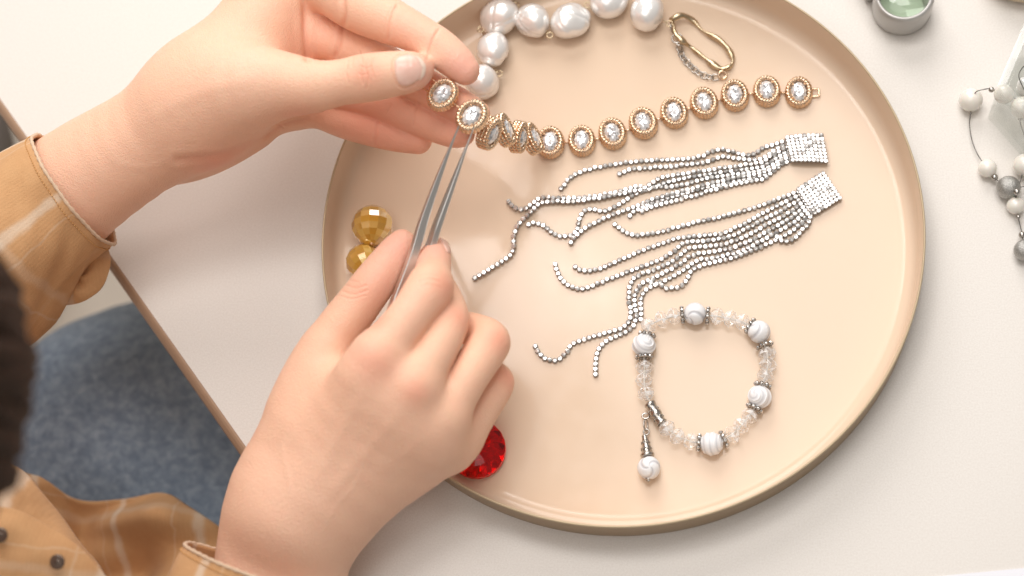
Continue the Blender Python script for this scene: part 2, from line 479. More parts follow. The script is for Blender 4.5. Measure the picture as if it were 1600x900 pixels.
RIGHT = Body([
    (1.3, 0, [
        T((330, 1260, 3.0, 140), (400, 1050, 3.0, 122), (432, 930, 3.2, 108), (442, 850, 3.5, 102), (460, 780, 4.0, 99), flat=((.1, -.1, 1), .72)),
        T((470, 800, 4.4, 86), (520, 700, 6.0, 70), (560, 620, 7.7, 55), (590, 565, 8.7, 43)),
        T((470, 800, 4.3, 90), (560, 715, 5.8, 68), (612, 650, 7.4, 49), (647, 604, 8.15, 41)),
        T((480, 800, 4.1, 86), (590, 730, 5.1, 62), (650, 685, 6.4, 47), (690, 652, 6.9, 39)),
        T((490, 795, 3.9, 70), (585, 752, 4.2, 50), (660, 722, 4.7, 42), (712, 685, 4.9, 38)),
        T((442, 800, 3.9, 76), (452, 690, 5.0, 54), (476, 610, 5.6, 44), (508, 552, 5.8, 38)),
        T((486, 670, 6.0, 42), (520, 605, 6.4, 35)),
        T((590, 610, 8.0, 40), (640, 650, 7.4, 38), (684, 690, 6.3, 32)),
    ]),
    (.05, .5, [
        # thumb
        T((466, 640, 5.3, 44), (495, 570, 5.7, 41), (525, 522, 5.9, 38), (562, 472, 6.1, 35), (592, 432, 6.2, 33), (616, 398, 6.2, 28), (628, 380, 6.2, 22)),
        # index
        T((572, 590, 8.4, 46), (592, 560, 8.7, 43), (625, 515, 8.8, 36), (655, 474, 8.6, 34), (672, 450, 8.0, 33), (676, 425, 7.0, 29), (680, 402, 6.2, 25), (683, 392, 5.8, 20)),
        # middle
        T((632, 625, 7.9, 42), (650, 598, 8.2, 39), (675, 558, 8.1, 34), (695, 520, 7.6, 32), (703, 497, 7.0, 30), (697, 470, 5.8, 27), (688, 448, 4.8, 24), (680, 432, 4.2, 20)),
        # ring
        T((680, 668, 6.8, 40), (696, 645, 7.0, 37), (730, 590, 6.9, 33), (758, 548, 6.3, 33), (765, 532, 5.9, 32), (748, 518, 4.8, 27), (722, 512, 3.8, 25), (704, 520, 3.4, 20)),
        # little finger
        T((705, 700, 4.8, 38), (722, 678, 4.9, 36), (748, 640, 4.9, 32), (770, 608, 4.6, 30), (774, 594, 4.2, 28), (756, 584, 3.4, 24), (732, 585, 2.9, 22), (716, 594, 2.8, 18)),
    ]),
    (.5, .9, [   # knuckle pads
        T((588, 558, 9.15, 27), (577, 574, 9.0, 23)), T((648, 606, 8.65, 24), (644, 614, 8.5, 20)), T((690, 656, 7.2, 24), (684, 666, 7.1, 20)),
        T((672, 446, 8.25, 27), (666, 458, 8.35, 24)),
    ]),
])
# creases: list of (polyline px, half width px, depth cm)
NAIL_L = [(616, 96), (623, 89), (638, 85), (652, 89), (661, 97), (664, 108), (660, 119), (648, 129), (632, 135), (622, 129), (617, 113)]
CR_L = [
    ([(430, 120), (370, 128), (300, 150), (210, 200)], 11, -.03), ([(400, 60), (350, 90), (300, 120)], 4, -.018), ([(150, 240), (220, 262), (290, 240)], 6, -.02),
    ([(640, 83), (622, 86), (614, 95), (614, 113), (620, 131), (632, 138), (648, 132)], 1.5, 0.030),
    ([(562, 80), (566, 95), (563, 112), (567, 130)], 1.7, 0.025), ([(574, 92), (571, 105), (575, 120), (573, 138)], 1.5, 0.025), ([(583, 90), (580, 104), (585, 122)], 1.3, 0.022),
    ([(544, 96), (541, 112), (545, 130)], 1.5, 0.018), ([(552, 90), (550, 103)], 1.2, 0.018), ([(564, 103), (571, 106), (580, 104)], 1.2, 0.020), ([(560, 114), (566, 117), (574, 115)], 1.2, 0.020),
    ([(620, 9), (613, 22), (608, 40), (606, 60)], 2.2, 0.040), ([(611, 12), (604, 28), (600, 50)], 1.5, 0.018), ([(685, 47), (677, 60), (671, 77), (668, 92)], 2.2, 0.040),
    ([(655, 162), (649, 176), (646, 196)], 1.8, 0.030), ([(590, 190), (588, 205), (586, 226)], 2.0, 0.035), ([(540, 183), (536, 200), (540, 218)], 2.0, 0.015), ([(612, 163), (604, 178)], 1.5, 0.018),
    ([(474, -10), (477, 25), (477, 55), (480, 92)], 4.5, .12), 
    ([(536, -5), (538, 26), (535, 46), (524, 88)], 3.5, .1),
    ([(420, 210), (440, 196), (462, 190), (480, 186)], 3, .05), ([(278, 250), (320, 247), (352, 241), (385, 228), (415, 212)], 6, .07), ([(430, 192), (445, 200)], 1.5, 0.018), ([(289, 268), (293, 284)], 2.0, 0.015),
]
CR_R = [
    ([(578, 592), (552, 640), (520, 700), (480, 780)], 10, -.045), ([(642, 622), (606, 668), (560, 720), (500, 795)], 10, -.045), ([(684, 668), (650, 695), (590, 740)], 7, -.03),
    ([(560, 660), (575, 700), (560, 750), (520, 800), (500, 860)], 4, -.022), ([(450, 640), (440, 700), (452, 760), (440, 820)], 4, -.018), ([(612, 640), (622, 680), (600, 700)], 3.5, -.018),
    ([(655, 432), (668, 428), (684, 432)], 1.4, 0.015), ([(654, 440), (670, 436), (688, 440)], 1.4, 0.018), ([(657, 448), (672, 445), (690, 450)], 1.4, 0.015), ([(700, 500), (712, 494), (724, 500)], 1.4, 0.013), ([(768, 520), (780, 522), (790, 532)], 1.4, 0.010),
    ([(530, 462), (550, 467), (570, 462)], 1.3, 0.015), 
    ([(541, 446), (556, 450), (572, 446)], 1.5, 0.022), ([(536, 455), (553, 460), (574, 454)], 1.5, 0.022), ([(546, 438), (560, 441)], 1.3, 0.018),
    ([(690, 425), (697, 432), (704, 434)], 2.0, 0.007), 
    ([(690, 480), (680, 490)], 2.0, 0.005), 
]
def plen(pts, q):
    """distance from 2-D points to polyline"""
    q = np.array(q, float); best = np.full(len(pts), 1e9)
    for a, b in zip(q[:-1], q[1:]):
        ba = b - a; t = np.clip((pts - a) @ ba / (ba @ ba), 0, 1); best = np.minimum(best, np.linalg.norm(pts - a - t[:, None] * ba, axis=1))
    return best
def detail(body, V, creases, blobs):
    g = body.grad(V); n = g / (np.linalg.norm(g, axis=1)[:, None] + 1e-6)
    s = Q(V); vis = np.clip(((CP - V) / np.linalg.norm(CP - V, axis=1)[:, None] * n).sum(1) * 2.5, 0, 1)
    off = np.zeros(len(V)); red = np.zeros(len(V)); tone = np.tile(BASE, (len(V), 1))
    for line, w, dep in creases:
        L = spline(line, 6); d = plen(s[:, :2], L)
        pts3 = body.hit(L[:, 0], L[:, 1])             # keep a crease on the surface it was drawn on
        near = np.full(len(V), 1e9); c = d < w * 5
        if c.any(): near[c] = np.min(np.linalg.norm(V[c][:, None] - pts3[None], axis=2), axis=1)
        k = np.exp(-(d / w) ** 2) * np.exp(-(np.maximum(near - .35, 0) / .3) ** 2) * vis
        if dep < 0: k = k * np.clip(np.minimum(np.linalg.norm(s[:, :2] - L[0], axis=1), np.linalg.norm(s[:, :2] - L[-1], axis=1)) / 55, 0, 1) ** 1.5 * .72
        side = np.exp(-((d - w * 2.4) / (w * 1.3)) ** 2) * np.exp(-(np.maximum(near - .5, 0) / .3) ** 2) * vis
        off -= k * dep; off += side * max(dep, 0) * .22; red += k * min(.45, dep * 9)
    V = V + n * off[:, None]
    tone = tone * (1 - .35 * np.clip(red, 0, 1)[:, None] * np.array([.45, 1, 1.1]))
    for x, y, r, amt, c in blobs:
        p = body.hit(x, y)[0]; w = np.exp(-(np.linalg.norm(V - p, axis=1) / (pcm(p, r))) ** 2)[:, None] * amt
        tone = tone * (1 - w) + np.array(c) * w
    return V, tone
def refine(body, V, F, creases):
    """finer skin where the fine wrinkles lie"""
    s = Q(V)[:, :2]; near = np.zeros(len(V), bool)
    for line, w, dep in creases:
        L = spline(line, 4); c = np.abs(s - L.mean(0)).max(1) < 60; i = np.flatnonzero(c); d = plen(s[i], L); i = i[d < 7]
        p3 = body.hit(L[:, 0], L[:, 1]); i = i[np.min(np.linalg.norm(V[i][:, None] - p3[None], axis=2), axis=1) < .5]; near[i] = True
    b = bmesh.new(); vs = [b.verts.new(v) for v in V]
    for f in F: b.faces.new([vs[i] for i in f])
    b.verts.ensure_lookup_table(); b.edges.index_update()
    b.verts.index_update(); es = [e for e in b.edges if near[e.verts[0].index] and near[e.verts[1].index]]
    bmesh.ops.subdivide_edges(b, edges=es, cuts=2, use_grid_fill=True)
    b.verts.index_update(); V2 = np.array([v.co[:] for v in b.verts]); F2 = [tuple(v.index for v in f.verts) for f in b.faces]; b.free()
    return V2, F2
RED = (.90, .36, .24); PINK = (.95, .47, .37); PALE = (.95, .70, .55)
BL_L = [(572, 110, 26, .65, RED), (660, 118, 28, .7, PINK), (725, 105, 38, .85, PINK), (640, 45, 46, .3, PINK), (560, 100, 20, .2, RED), (715, 212, 42, .6, RED), (655, 222, 42, .6, RED),
        (600, 205, 60, .65, RED), (690, 165, 50, .68, RED), (500, 60, 44, .3, PINK), (340, 255, 44, .68, RED), (560, 190, 60, .55, RED), (380, 90, 70, .2, PALE), (470, 180, 30, .5, RED)]
BL_R = [(625, 385, 36, .8, PINK), (600, 440, 40, .45, PINK), (560, 450, 20, .5, RED), (683, 388, 30, .7, PINK), (695, 445, 28, .68, RED), (588, 565, 34, .55, RED), (640, 470, 40, .2, PINK),
        (720, 495, 24, .65, RED), (780, 530, 26, .68, RED), (650, 612, 24, .55, RED), (795, 590, 24, .68, RED), (556, 545, 26, .25, PINK), (430, 760, 90, .15, PALE), (590, 505, 20, .6, RED)]
bodyV, bodyF, bodyT = [], [], []; off0 = 0
for B_, CR_, BL_ in ((LEFT, CR_L, BL_L), (RIGHT, CR_R, BL_R)):
    V, F = B_.mesh(.09, calm=26)
    V, F = refine(B_, V, F, [c for c in CR_ if c[1] < 2.3 and c[2] > 0])
    V, tn = detail(B_, V, CR_, BL_)
    bodyV.append(V); bodyF += [tuple(i + off0 for i in f) for f in F]; bodyT.append(tn); off0 += len(V)
# upper arms, trunk, neck and head: out of the frame or under the shirt and hair, so coarser
SHL, SHR = P(-420, 700, 2), P(120, 1500, 0)
REST = Body([(3.0, 0, [
    Tube([(*P(-330, 590, 3.5), 3.6), (-52, -6, 5, 4.6), (-58, -18, 12, 5.4)]),
    Tube([(*P(330, 1260, 3.0), 3.8), (-24, -36, 4, 4.6), (-46, -42, 9, 5.4)]),
    Tube([(-58, -18, 12, 5.0), (-50, -32, 12, 6.5), (-46, -42, 9, 5.0)]),
    Tube([(-50, -32, 14, 9), (-58, -46, -2, 12), (-60, -50, -16, 13)]),
    Tube([(-48, -31, 14, 5.5), (-38, -24, 22, 5.0), (-31, -19, 27, 5.0)]),
]), (1, 1.5, [Tube([(-29, -18.5, 32, 6.8), (-27, -17, 31, 6.6)]), Tube([(-28, -16, 25.5, 4.6), (-26.5, -14, 25, 3.0)]), Tube([(-24.5, -12.4, 28.5, .8), (-24, -11.9, 27.4, 1.1)])])])
V, F = REST.mesh(1.1)
bodyV.append(V); bodyF += [tuple(int(i) + off0 for i in f) for f in F]; bodyT.append(np.tile(BASE, (len(V), 1)))
person = thing('person', 'person in a tan checked shirt and blue jeans holding the gold bracelet and steel tweezers', 'person', (-50, -32, -70))
bm_ = mk('body', np.vstack(bodyV), bodyF, SKIN, person)
ca = bm_.data.color_attributes.new('tone', 'FLOAT_COLOR', 'POINT')
tt = np.c_[np.vstack(bodyT), np.ones(len(np.vstack(bodyT)))]
ca.data.foreach_set('color', tt.ravel())

def nail(body, outline, lift=.035):
    o = np.array(outline, float); c = o.mean(0); o2 = spline(np.vstack([o, o[:1]]), 4)[:-1]
    rings = [1.0, .97, .9, .75, .5, .25]; V = []
    for f in rings: V.append(c + (o2 - c) * f)
    px = np.vstack(V + [c[None]]); P3 = body.hit(px[:, 0], px[:, 1]); n = body.grad(P3); n /= np.linalg.norm(n, axis=1)[:, None]
    m = len(o2); h = np.concatenate([np.full(m, x) for x in (-.03, .6 * lift, lift, lift * 1.15, lift * 1.3, lift * 1.4)] + [[lift * 1.4]])
    V3 = P3 + n * h[:, None]; F = []
    for i in range(len(rings) - 1):
        for k in range(m): F.append((i * m + k, i * m + (k + 1) % m, (i + 1) * m + (k + 1) % m, (i + 1) * m + k))
    l = (len(rings) - 1) * m
    for k in range(m): F.append((l + k, l + (k + 1) % m, len(V3) - 1))
    me = mk('fingernail', V3, F, NAIL, person); return me
nail(LEFT, NAIL_L, .05)
nail_tip = nail(LEFT, [(648, 87), (656, 91), (663, 99), (665, 108), (662, 119), (655, 126), (658, 117), (660.5, 108), (658, 99)], .062); nail_tip.name = 'nail_edge'; nail_tip.data.materials[0] = simple('nail_edge', (240, 214, 196), .35).m
nail(RIGHT, [(688, 371), (696, 376), (702, 386), (704, 396), (699, 394), (692, 382), (686, 374)], .05)
0 and nail(RIGHT, [(612, 368), (616, 371), (612, 380), (604, 391), (596, 398), (595, 394), (602, 381)], .03)
# ------------------------------------------------------------------ shared jewellery materials
gm = MB('rose_gold'); gm.set(Base_Color=(.90, .62, .38, 1), Metallic=1.0, Roughness=.17); gm.col(gm.ramp(gm.noise(1.2, 3), [(.3, (.72, .50, .33, 1)), (.7, (.93, .71, .51, 1))])); gm.bump(gm.noise(25, 2), .006, .5); GOLD = gm.m
gm2 = MB('antique_brass'); gm2.col(gm2.ramp(gm2.noise(6, 3), [(.3, (.46, .35, .22, 1)), (.7, (.74, .61, .42, 1))])); gm2.set(Metallic=1.0, Roughness=.3); BRASS = gm2.m
sm = MB('aged_silver'); sm.col(sm.ramp(sm.noise(9, 3), [(.3, (.34, .31, .28, 1)), (.7, (.66, .63, .59, 1))])); sm.set(Metallic=1.0, Roughness=.27); SILVER = sm.m
dm = simple('dark_silver_cup', (158, 150, 142), .35, .9); CUP = dm.m
cm = MB('foiled_crystal'); gc = cm.n('ShaderNodeNewGeometry')
cm.col(cm.ramp(gc.outputs['Random Per Island'], [(0, (.22, .215, .22, 1)), (.25, (.60, .59, .60, 1)), (.55, (.90, .89, .90, 1)), (1, (1, 1, 1, 1))]))  # random facet greys painted in to imitate internal reflections
cm.set(Metallic=.4, Roughness=.09, Coat_Weight=1.0, Coat_Roughness=.02); CRYSTAL = cm.m
gs = MB('glass_crystal'); gg = gs.n('ShaderNodeNewGeometry')

clear(gs, .85, 1.5, (1, .997, .993, 1), ((1, 1, 1, 1), gs.math('MULTIPLY', gs.math('POWER', gg.outputs['Random Per Island'], 3.0), .75))); GLASSB = gs.m  # random facets whitened in the colour to imitate sparkle
foil = MB('foiled_rhinestone')
geo = foil.n('ShaderNodeNewGeometry')
foil.col(foil.ramp(geo.outputs['Random Per Island'], [(0, (.48, .46, .44, 1)), (.5, (.68, .66, .64, 1)), (1, (.86, .85, .83, 1))]))
foil.set(Metallic=.7, Roughness=.16, Coat_Weight=.35, Coat_Roughness=.03); FOIL = foil.m
pm = MB('pearl_lustre')
lw = pm.n('ShaderNodeLayerWeight'); lw.inputs['Blend'].default_value = .35
pm.col(pm.mix(lw.outputs['Facing'], (.96, .945, .92, 1), (.86, .82, .80, 1)))
pm.set(Roughness=.24, Metallic=.38, Coat_Weight=1.0, Coat_Roughness=.05, Subsurface_Weight=.0)
PEARL = pm.m

def rot_xy(a): return Matrix.Rotation(a, 3, 'Z')
def icos(sub, r=1.0):
    import bmesh
    b = bmesh.new(); bmesh.ops.create_icosphere(b, subdivisions=sub, radius=r)
    V = np.array([v.co[:] for v in b.verts]); F = [tuple(v.index for v in f.verts) for f in b.faces]; b.free(); return V, F

def brilliant(a, b, h_top, h_bot, n=12):
    """oval brilliant-cut stone, table up; every facet flat"""
    V = []; 
    def ring(f, z, o=0): V.extend([(a * f * math.cos(2 * math.pi * (k + o) / n), b * f * math.sin(2 * math.pi * (k + o) / n), z) for k in range(n)])
    ring(.55, h_top); ring(.80, h_top * .62, .5); ring(1.0, .03, 0); ring(1.0, -.03, 0); ring(.55, -h_bot * .55, .5); V.append((0, 0, -h_bot))
    F = [tuple(range(n))]
    for i in range(4):
        A, B_ = i * n, (i + 1) * n
        for k in range(n):
            l = (k + 1) % n
            if i in (0,): F += [(A + k, B_ + k, A + l), (A + l, B_ + k, B_ + l)]
            elif i == 1: F += [(A + k, B_ + k, B_ + l), (A + k, B_ + l, A + l)]
            elif i == 2: F += [(A + k, B_ + k, B_ + l, A + l)]
            else: F += [(A + k, B_ + k, A + l), (A + l, B_ + k, B_ + l)]
    for k in range(n): F.append((4 * n + k, 5 * n, 4 * n + (k + 1) % n))
    return np.array(V, float), F

# ------------------------------------------------------------------ gold bracelet with oval crystal links
def rope_ring(a, b, z, r, twists=26, m=208, n=14, amp=.46):
    t = np.linspace(0, 2 * math.pi, m, endpoint=False); p = np.stack([a * np.cos(t), b * np.sin(t), t * 0 + z], 1)
    return sweep(p, r, n, closed=True, up=(0, 0, 1), prof=lambda i, an: 1 + amp * (abs(math.sin(twists * math.pi * i / m + an * 1.0)) - .6))
rope = join([rope_ring(.535, .65, .42, .125, 24), rope_ring(.565, .685, .24, .11, 24), rope_ring(.56, .68, .08, .12, 24)])
ROPE = mesh('rope_frame', *rope, GOLD)
# pierced side wall: small scrolls between the two ropes
sc_ = []
for k in range(22):
    a = 2 * math.pi * k / 22; c = np.array([.585 * math.cos(a), .70 * math.sin(a), .17]); tn = np.array([-math.sin(a), math.cos(a), 0]); t = np.linspace(0, 2 * math.pi, 10, endpoint=False)
    sc_.append(sweep(np.array([c + .075 * math.cos(x) * tn + np.array([0, 0, .085 * math.sin(x)]) for x in t]), .026, 6, closed=True))
SIDE = mesh('side_filigree', *join(sc_), GOLD)
bz = [sweep(np.stack([.365 * np.cos(t), .475 * np.sin(t), t * 0 + .27], 1), .035, 8, closed=True) for t in [np.linspace(0, 2 * math.pi, 48, endpoint=False)]]
back = lathe([(0, .10), (.6, .10), (.98, .16), (1.0, .28), (.9, .25), (.55, .14), (0, .12)], 32); bz.append((back[0] * np.array([.36, .465, 1]), back[1]))
for sx, sy in ((1, .9), (-1, .9), (1, -.9), (-1, -.9)):
    c = np.array([.272 * sx, .365 * sy, 0]); bz.append(sweep(np.array([c * 1.45 + [0, 0, .16], c * 1.2 + [0, 0, .28], c * 1.08 + [0, 0, .42], c * .92 + [0, 0, .455]]), [.035, .04, .042, .03], 8))
bz = [(v + [0, 0, .10], f) for v, f in bz]
BEZEL = mesh('bezel', *join(bz), GOLD)
def cut_stone(seed):
    """oval stone whose facets are split apart, each with its own painted reflection tone"""
    V, F = brilliant(.355, .465, .17, .17, 12); V = V.copy(); r_ = np.random.default_rng(seed); F = F[1:]; c = len(V); n = 12
    V = np.vstack([V, [(.02, -.03, .15)]]); inner = []
    for k in range(n): V = np.vstack([V, V[k] * [.5, .5, 1] + [r_.normal(0, .02), r_.normal(0, .02), r_.uniform(-.035, .02)]])
    for k in range(n):
        l = (k + 1) % n; F += [(k, l, c + 1 + k), (l, c + 1 + l, c + 1 + k), (c + 1 + k, c + 1 + l, c)]
    W, G = [], []
    for f in F:
        q = V[list(f)]; G.append(tuple(range(len(W), len(W) + len(f)))); W += list(q)
    return mesh('crystal', np.array(W), G, CRYSTAL, smooth=False, fix=False)
STONES = [cut_stone(s_) for s_ in range(4)]
BAR = mesh('connector', *join([sweep([(-.13, y, .12), (.13, y, .12)], .05, 8) for y in (.0,)] + [sweep(np.stack([.07 * np.cos(t) + x, t * 0, .12 + .07 * np.sin(t)], 1), .03, 6, closed=True) for x in (-.1, .1) for t in [np.linspace(0, 6.28, 14)[:-1]]]), GOLD)
brace = thing('bracelet', 'gold link bracelet of oval crystals held by the fingertips and trailing across the tray', 'bracelet', P(1005, 192, .2))
bo = wloc(brace)
FLR = FL
# link: pixel, height of the base, long axis direction in the picture, tilt
links = [(691, 147, 9.0, -14, (.05, -.14, 1)), (737, 181, 8.75, -20, (.12, -.16, 1)), (757, 202, 7.4, -12, (1.2, -.7, .35)), (779, 203, 5.9, -12, (1.1, .35, .6)), (802, 210, 4.1, -8, (.9, -.35, .75)), (823, 217, 2.2, -5, (.35, .1, 1)),
         (860, 222, FLR + .1, 2, (.14, -.05, 1)), (909, 220, FLR, 6, (0, -.02, 1)), (957, 209, FLR, 14, (.02, 0, 1)), (1005, 193, FLR, 18, (0, 0, 1)), (1053, 176, FLR, 17, (0, 0, 1)),
         (1100, 161, FLR, 15, (0, 0, 1)), (1148, 149, FLR, 10, (.02, 0, 1)), (1198, 143, FLR, 4, (0, 0, 1)), (1248, 144, FLR, 2, (0, 0, 1))]
LK = []
for i, (x, y, z, ang, up) in enumerate(links):
    p = P(x, y, z + .25) - np.array([0, 0, .25])
    q = P(x + 10 * math.cos(math.radians(ang)), y - 10 * math.sin(math.radians(ang)), z) - P(x, y, z)
    if i < 6:
        j0, j1 = links[max(i - 1, 0)], links[i + 1]
        if i == 1: j0 = links[0]; j1 = links[1]
        q = P(*j1[:3]) - P(*j0[:3])
    up = np.array(up, float) + rng.normal(0, .05, 3); R_ = frame(q, up); LK.append((p, R_))
    L_ = put('link', ROPE, brace, p - bo, R_, scale=[rng.uniform(1.03, 1.08)] * 3)
    put('side_filigree', SIDE, L_); put('bezel', BEZEL, L_)
    put('crystal', STONES[i % 4], L_, (0, 0, .41), rot_xy(rng.uniform(-.15, .15) + math.pi * (i % 2)), scale=(1.08, 1.08, 1))
for (p, R_), (p2, R2) in zip(LK[:-1], LK[1:]):
    a = p + np.array(R_ @ Vector((.62, 0, .12))); b = p2 + np.array(R2 @ Vector((-.62, 0, .12))); c = (a + b) / 2; d = b - a
    L = np.linalg.norm(d)
    put('connector', BAR, brace, c - bo - np.array([0, 0, .12]), frame(d if L > .12 else p2 - p, (0, 0, 1)), scale=(max(1, min(3, L / .22)), 1, 1))
# fold-over clasp plate at the free end, tongue at the held end
def loop_plate(p, R_, s, w, L):
    t = [(0, -w, .14), (L, -w, .14), (L, w, .14), (0, w, .14)]
    pts = resample(np.array([t[0], t[1], t[2], t[3], t[0]], float), .06)
    V, F = sweep(pts, .05, 8); V = V * [s, 1, 1]
    return np.array([np.array(R_ @ Vector(v)) + p for v in V]), F
p, R_ = LK[-1]; mk('clasp', *loop_plate(p + np.array(R_ @ Vector((.62, 0, 0))), R_, 1, .2, .42), GOLD, brace)
p, R_ = LK[0]; V, F = join([loop_plate(p + np.array(R_ @ Vector((-.60, 0, .12))), R_, -1, .3, .38)])
mk('clasp', V, F, GOLD, brace)

# ------------------------------------------------------------------ tweezers
st = MB('brushed_steel'); st.set(Base_Color=(.72, .70, .67, 1), Metallic=1.0, Roughness=.3); st.bump(st.noise(30, 2), .004, .3)
twz = thing('tweezers', 'pointed steel tweezers pinched between thumb and forefinger with both tips on the bracelet', 'tweezers', P(575, 585, 5.9))
def tine(path, side):
    C = spline(np.array([P(x, y, z) for x, y, z, w, h in path]), 8); W = spline([(w, h) for *_, w, h in path], 8)
    tg = np.gradient(C, axis=0); tg /= np.linalg.norm(tg, axis=1)[:, None]; V = []; m = len(C)
    for i in range(m):
        r = np.cross(tg[i], [0, 0, 1]); r /= np.linalg.norm(r); u = np.cross(r, tg[i]); w, h = W[i]
        # bent leaf: ridge on top, two bevelled faces, flat underside
        for a, b in ((-w, -h * .3), (-w * .92, h * .1), (side * w * .12, h), (side * w * .3, h * .98), (w * .92, h * .1), (w, -h * .3), (0, -h * .5)): V.append(C[i] + r * a + u * b)
    F = [(i * 7 + k, (i + 1) * 7 + k, (i + 1) * 7 + (k + 1) % 7, i * 7 + (k + 1) % 7) for i in range(m - 1) for k in range(7)] + [tuple(range(7)), tuple(range((m - 1) * 7, m * 7))[::-1]]
    F = [f[::-1] for f in F]
    return np.array(V), F
mk('tine', *tine([(719, 192, 9.25, .035, .03), (705, 226, 8.85, .07, .06), (684, 280, 8.25, .16, .11), (661, 345, 7.5, .24, .15), (645, 400, 6.95, .28, .17), (622, 462, 6.5, .30, .17), (575, 585, 5.9, .30, .12)], 1), st.m, twz, smooth=False)
mk('tine', *tine([(741, 198, 9.2, .035, .03), (728, 231, 8.8, .07, .06), (706, 290, 8.0, .17, .11), (683, 352, 7.2, .25, .15), (668, 395, 6.6, .28, .17), (638, 455, 6.3, .30, .17), (580, 587, 5.8, .30, .12)], -1), st.m, twz, smooth=False)
# ------------------------------------------------------------------ baroque pearl necklace
neck = thing('pearl_necklace', 'necklace of big lumpy white baroque pearls with a bent brass ring beyond the gold bracelet', 'necklace', P(950, 60, FL))
no = wloc(neck)
pearls = [(752, 127, 26, 1.05, 60), (771, 77, 25, 1.15, 80), (779, 25, 27, 1.1, 20), (834, 32, 27, 1.1, -30), (890, 32, 27, 1.15, 35), (951, 3, 27, 1.1, 5), (1013, 18, 28, 1.0, 0), (718, 172, 25, 1.1, 70), (700, -12, 26, 1.1, 30)]
pearls = pearls[:7]
def baroque(seed):
    r = np.random.default_rng(seed); V, F = icos(5)
    n = V / np.linalg.norm(V, axis=1)[:, None]; R = np.ones(len(n))
    for _ in range(5):
        d = r.normal(size=3); d /= np.linalg.norm(d); R += r.uniform(-.14, .16) * np.exp(-((n @ d - 1) / .32) ** 2)
    for _ in range(4):
        d = r.normal(size=3); d /= np.linalg.norm(d); e = r.normal(size=3); e /= np.linalg.norm(e)
        R -= .06 * np.exp(-((n @ d - r.uniform(-.35, .35)) / .075) ** 2) * np.clip(n @ e + .35, 0, 1)
    return n * R[:, None], F
for i, (x, y, r, el, a) in enumerate(pearls):
    rc = pcm(P(x, y, 1), r); V, F = baroque(20 + i); V = V * [rc * el, rc, rc * .93]
    V = V @ np.array(rot_xy(math.radians(a))).T; c = P(x, y, FL + rc * .93)
    mk('pearl', V + c, F, PEARL, neck)
def loop(c, r, wire, ax=(1, 0, 0), up=(0, 0, 1), el=1.0, n=22):
    R_ = frame(ax, up); t = np.linspace(0, 2 * math.pi, n, endpoint=False)
    return sweep(np.array([np.array(R_ @ Vector((r * el * math.cos(x), r * math.sin(x), 0))) + c for x in t]), wire, 8, closed=True)
def wire_loop(x0, y0, x1, y1, z):
    a, b = P(x0, y0, z), P(x1, y1, z); d = (a - b) / np.linalg.norm(a - b)
    return join([sweep([b, a - d * .16], .035, 6), loop(a, .16, .035, d)])
for q in [(751, 46, 762, 66), (806, 8, 812, 20), (859, 55, 852, 44), (918, 8, 908, 16), (780, 115, 770, 108), (1046, 37, 1036, 32)]: mk('wire_loop', *wire_loop(*q, FL + .7), BRASS, neck)
kx = [(1049, 30), (1066, 24), (1084, 33), (1098, 48), (1122, 61), (1137, 76), (1145, 93), (1140, 104), (1126, 107), (1110, 98), (1098, 88), (1080, 74), (1066, 64), (1055, 52)]
ring = spline(np.array([P(x, y, FL + .22 + .3 * (i in (0, 1, 12, 13))) for i, (x, y) in enumerate(kx + kx[:1])]), 8)[:-1]
rw = np.array([.125 + .035 * math.sin(i * .21) + .03 * math.sin(i * .47) for i in range(len(ring))])
mk('bent_ring', *sweep(ring, rw, 12, closed=True, prof=lambda i, a: 1 + .06 * math.sin(3 * a + i * .2)), BRASS, neck)
mk('jump_ring', *join([loop(P(1058, 60, FL + .5), .27, .045, (1, 1, 0), (.2, .3, 1)), loop(P(1062, 68, FL + .4), .2, .045, (1, -1, .5), (.5, .3, 1)), loop(P(1050, 44, FL + .6), .22, .04, (0, 1, 0), (1, .2, .3))]), SILVER, neck)
ch = resample(spline(np.array([P(x, y, FL + .12) for x, y in [(1061, 72), (1066, 88), (1078, 102), (1092, 114), (1106, 120), (1122, 121)]]), 8), .29)
LINKM = [mesh('chain_link', *loop(np.zeros(3), .16, .034, (1, 0, 0), (0, a, 1), 1.35, 16), SILVER) for a in (.45, -.45)]
for i in range(len(ch) - 1): put('chain_link', LINKM[i % 2], neck, (ch[i] + ch[i + 1]) / 2 - no, frame(ch[i + 1] - ch[i]))
mk('end_ring', *loop(P(1129, 117, FL + .2), .2, .06, (1, .6, 0), (.1, -.3, 1)), GOLD, neck)

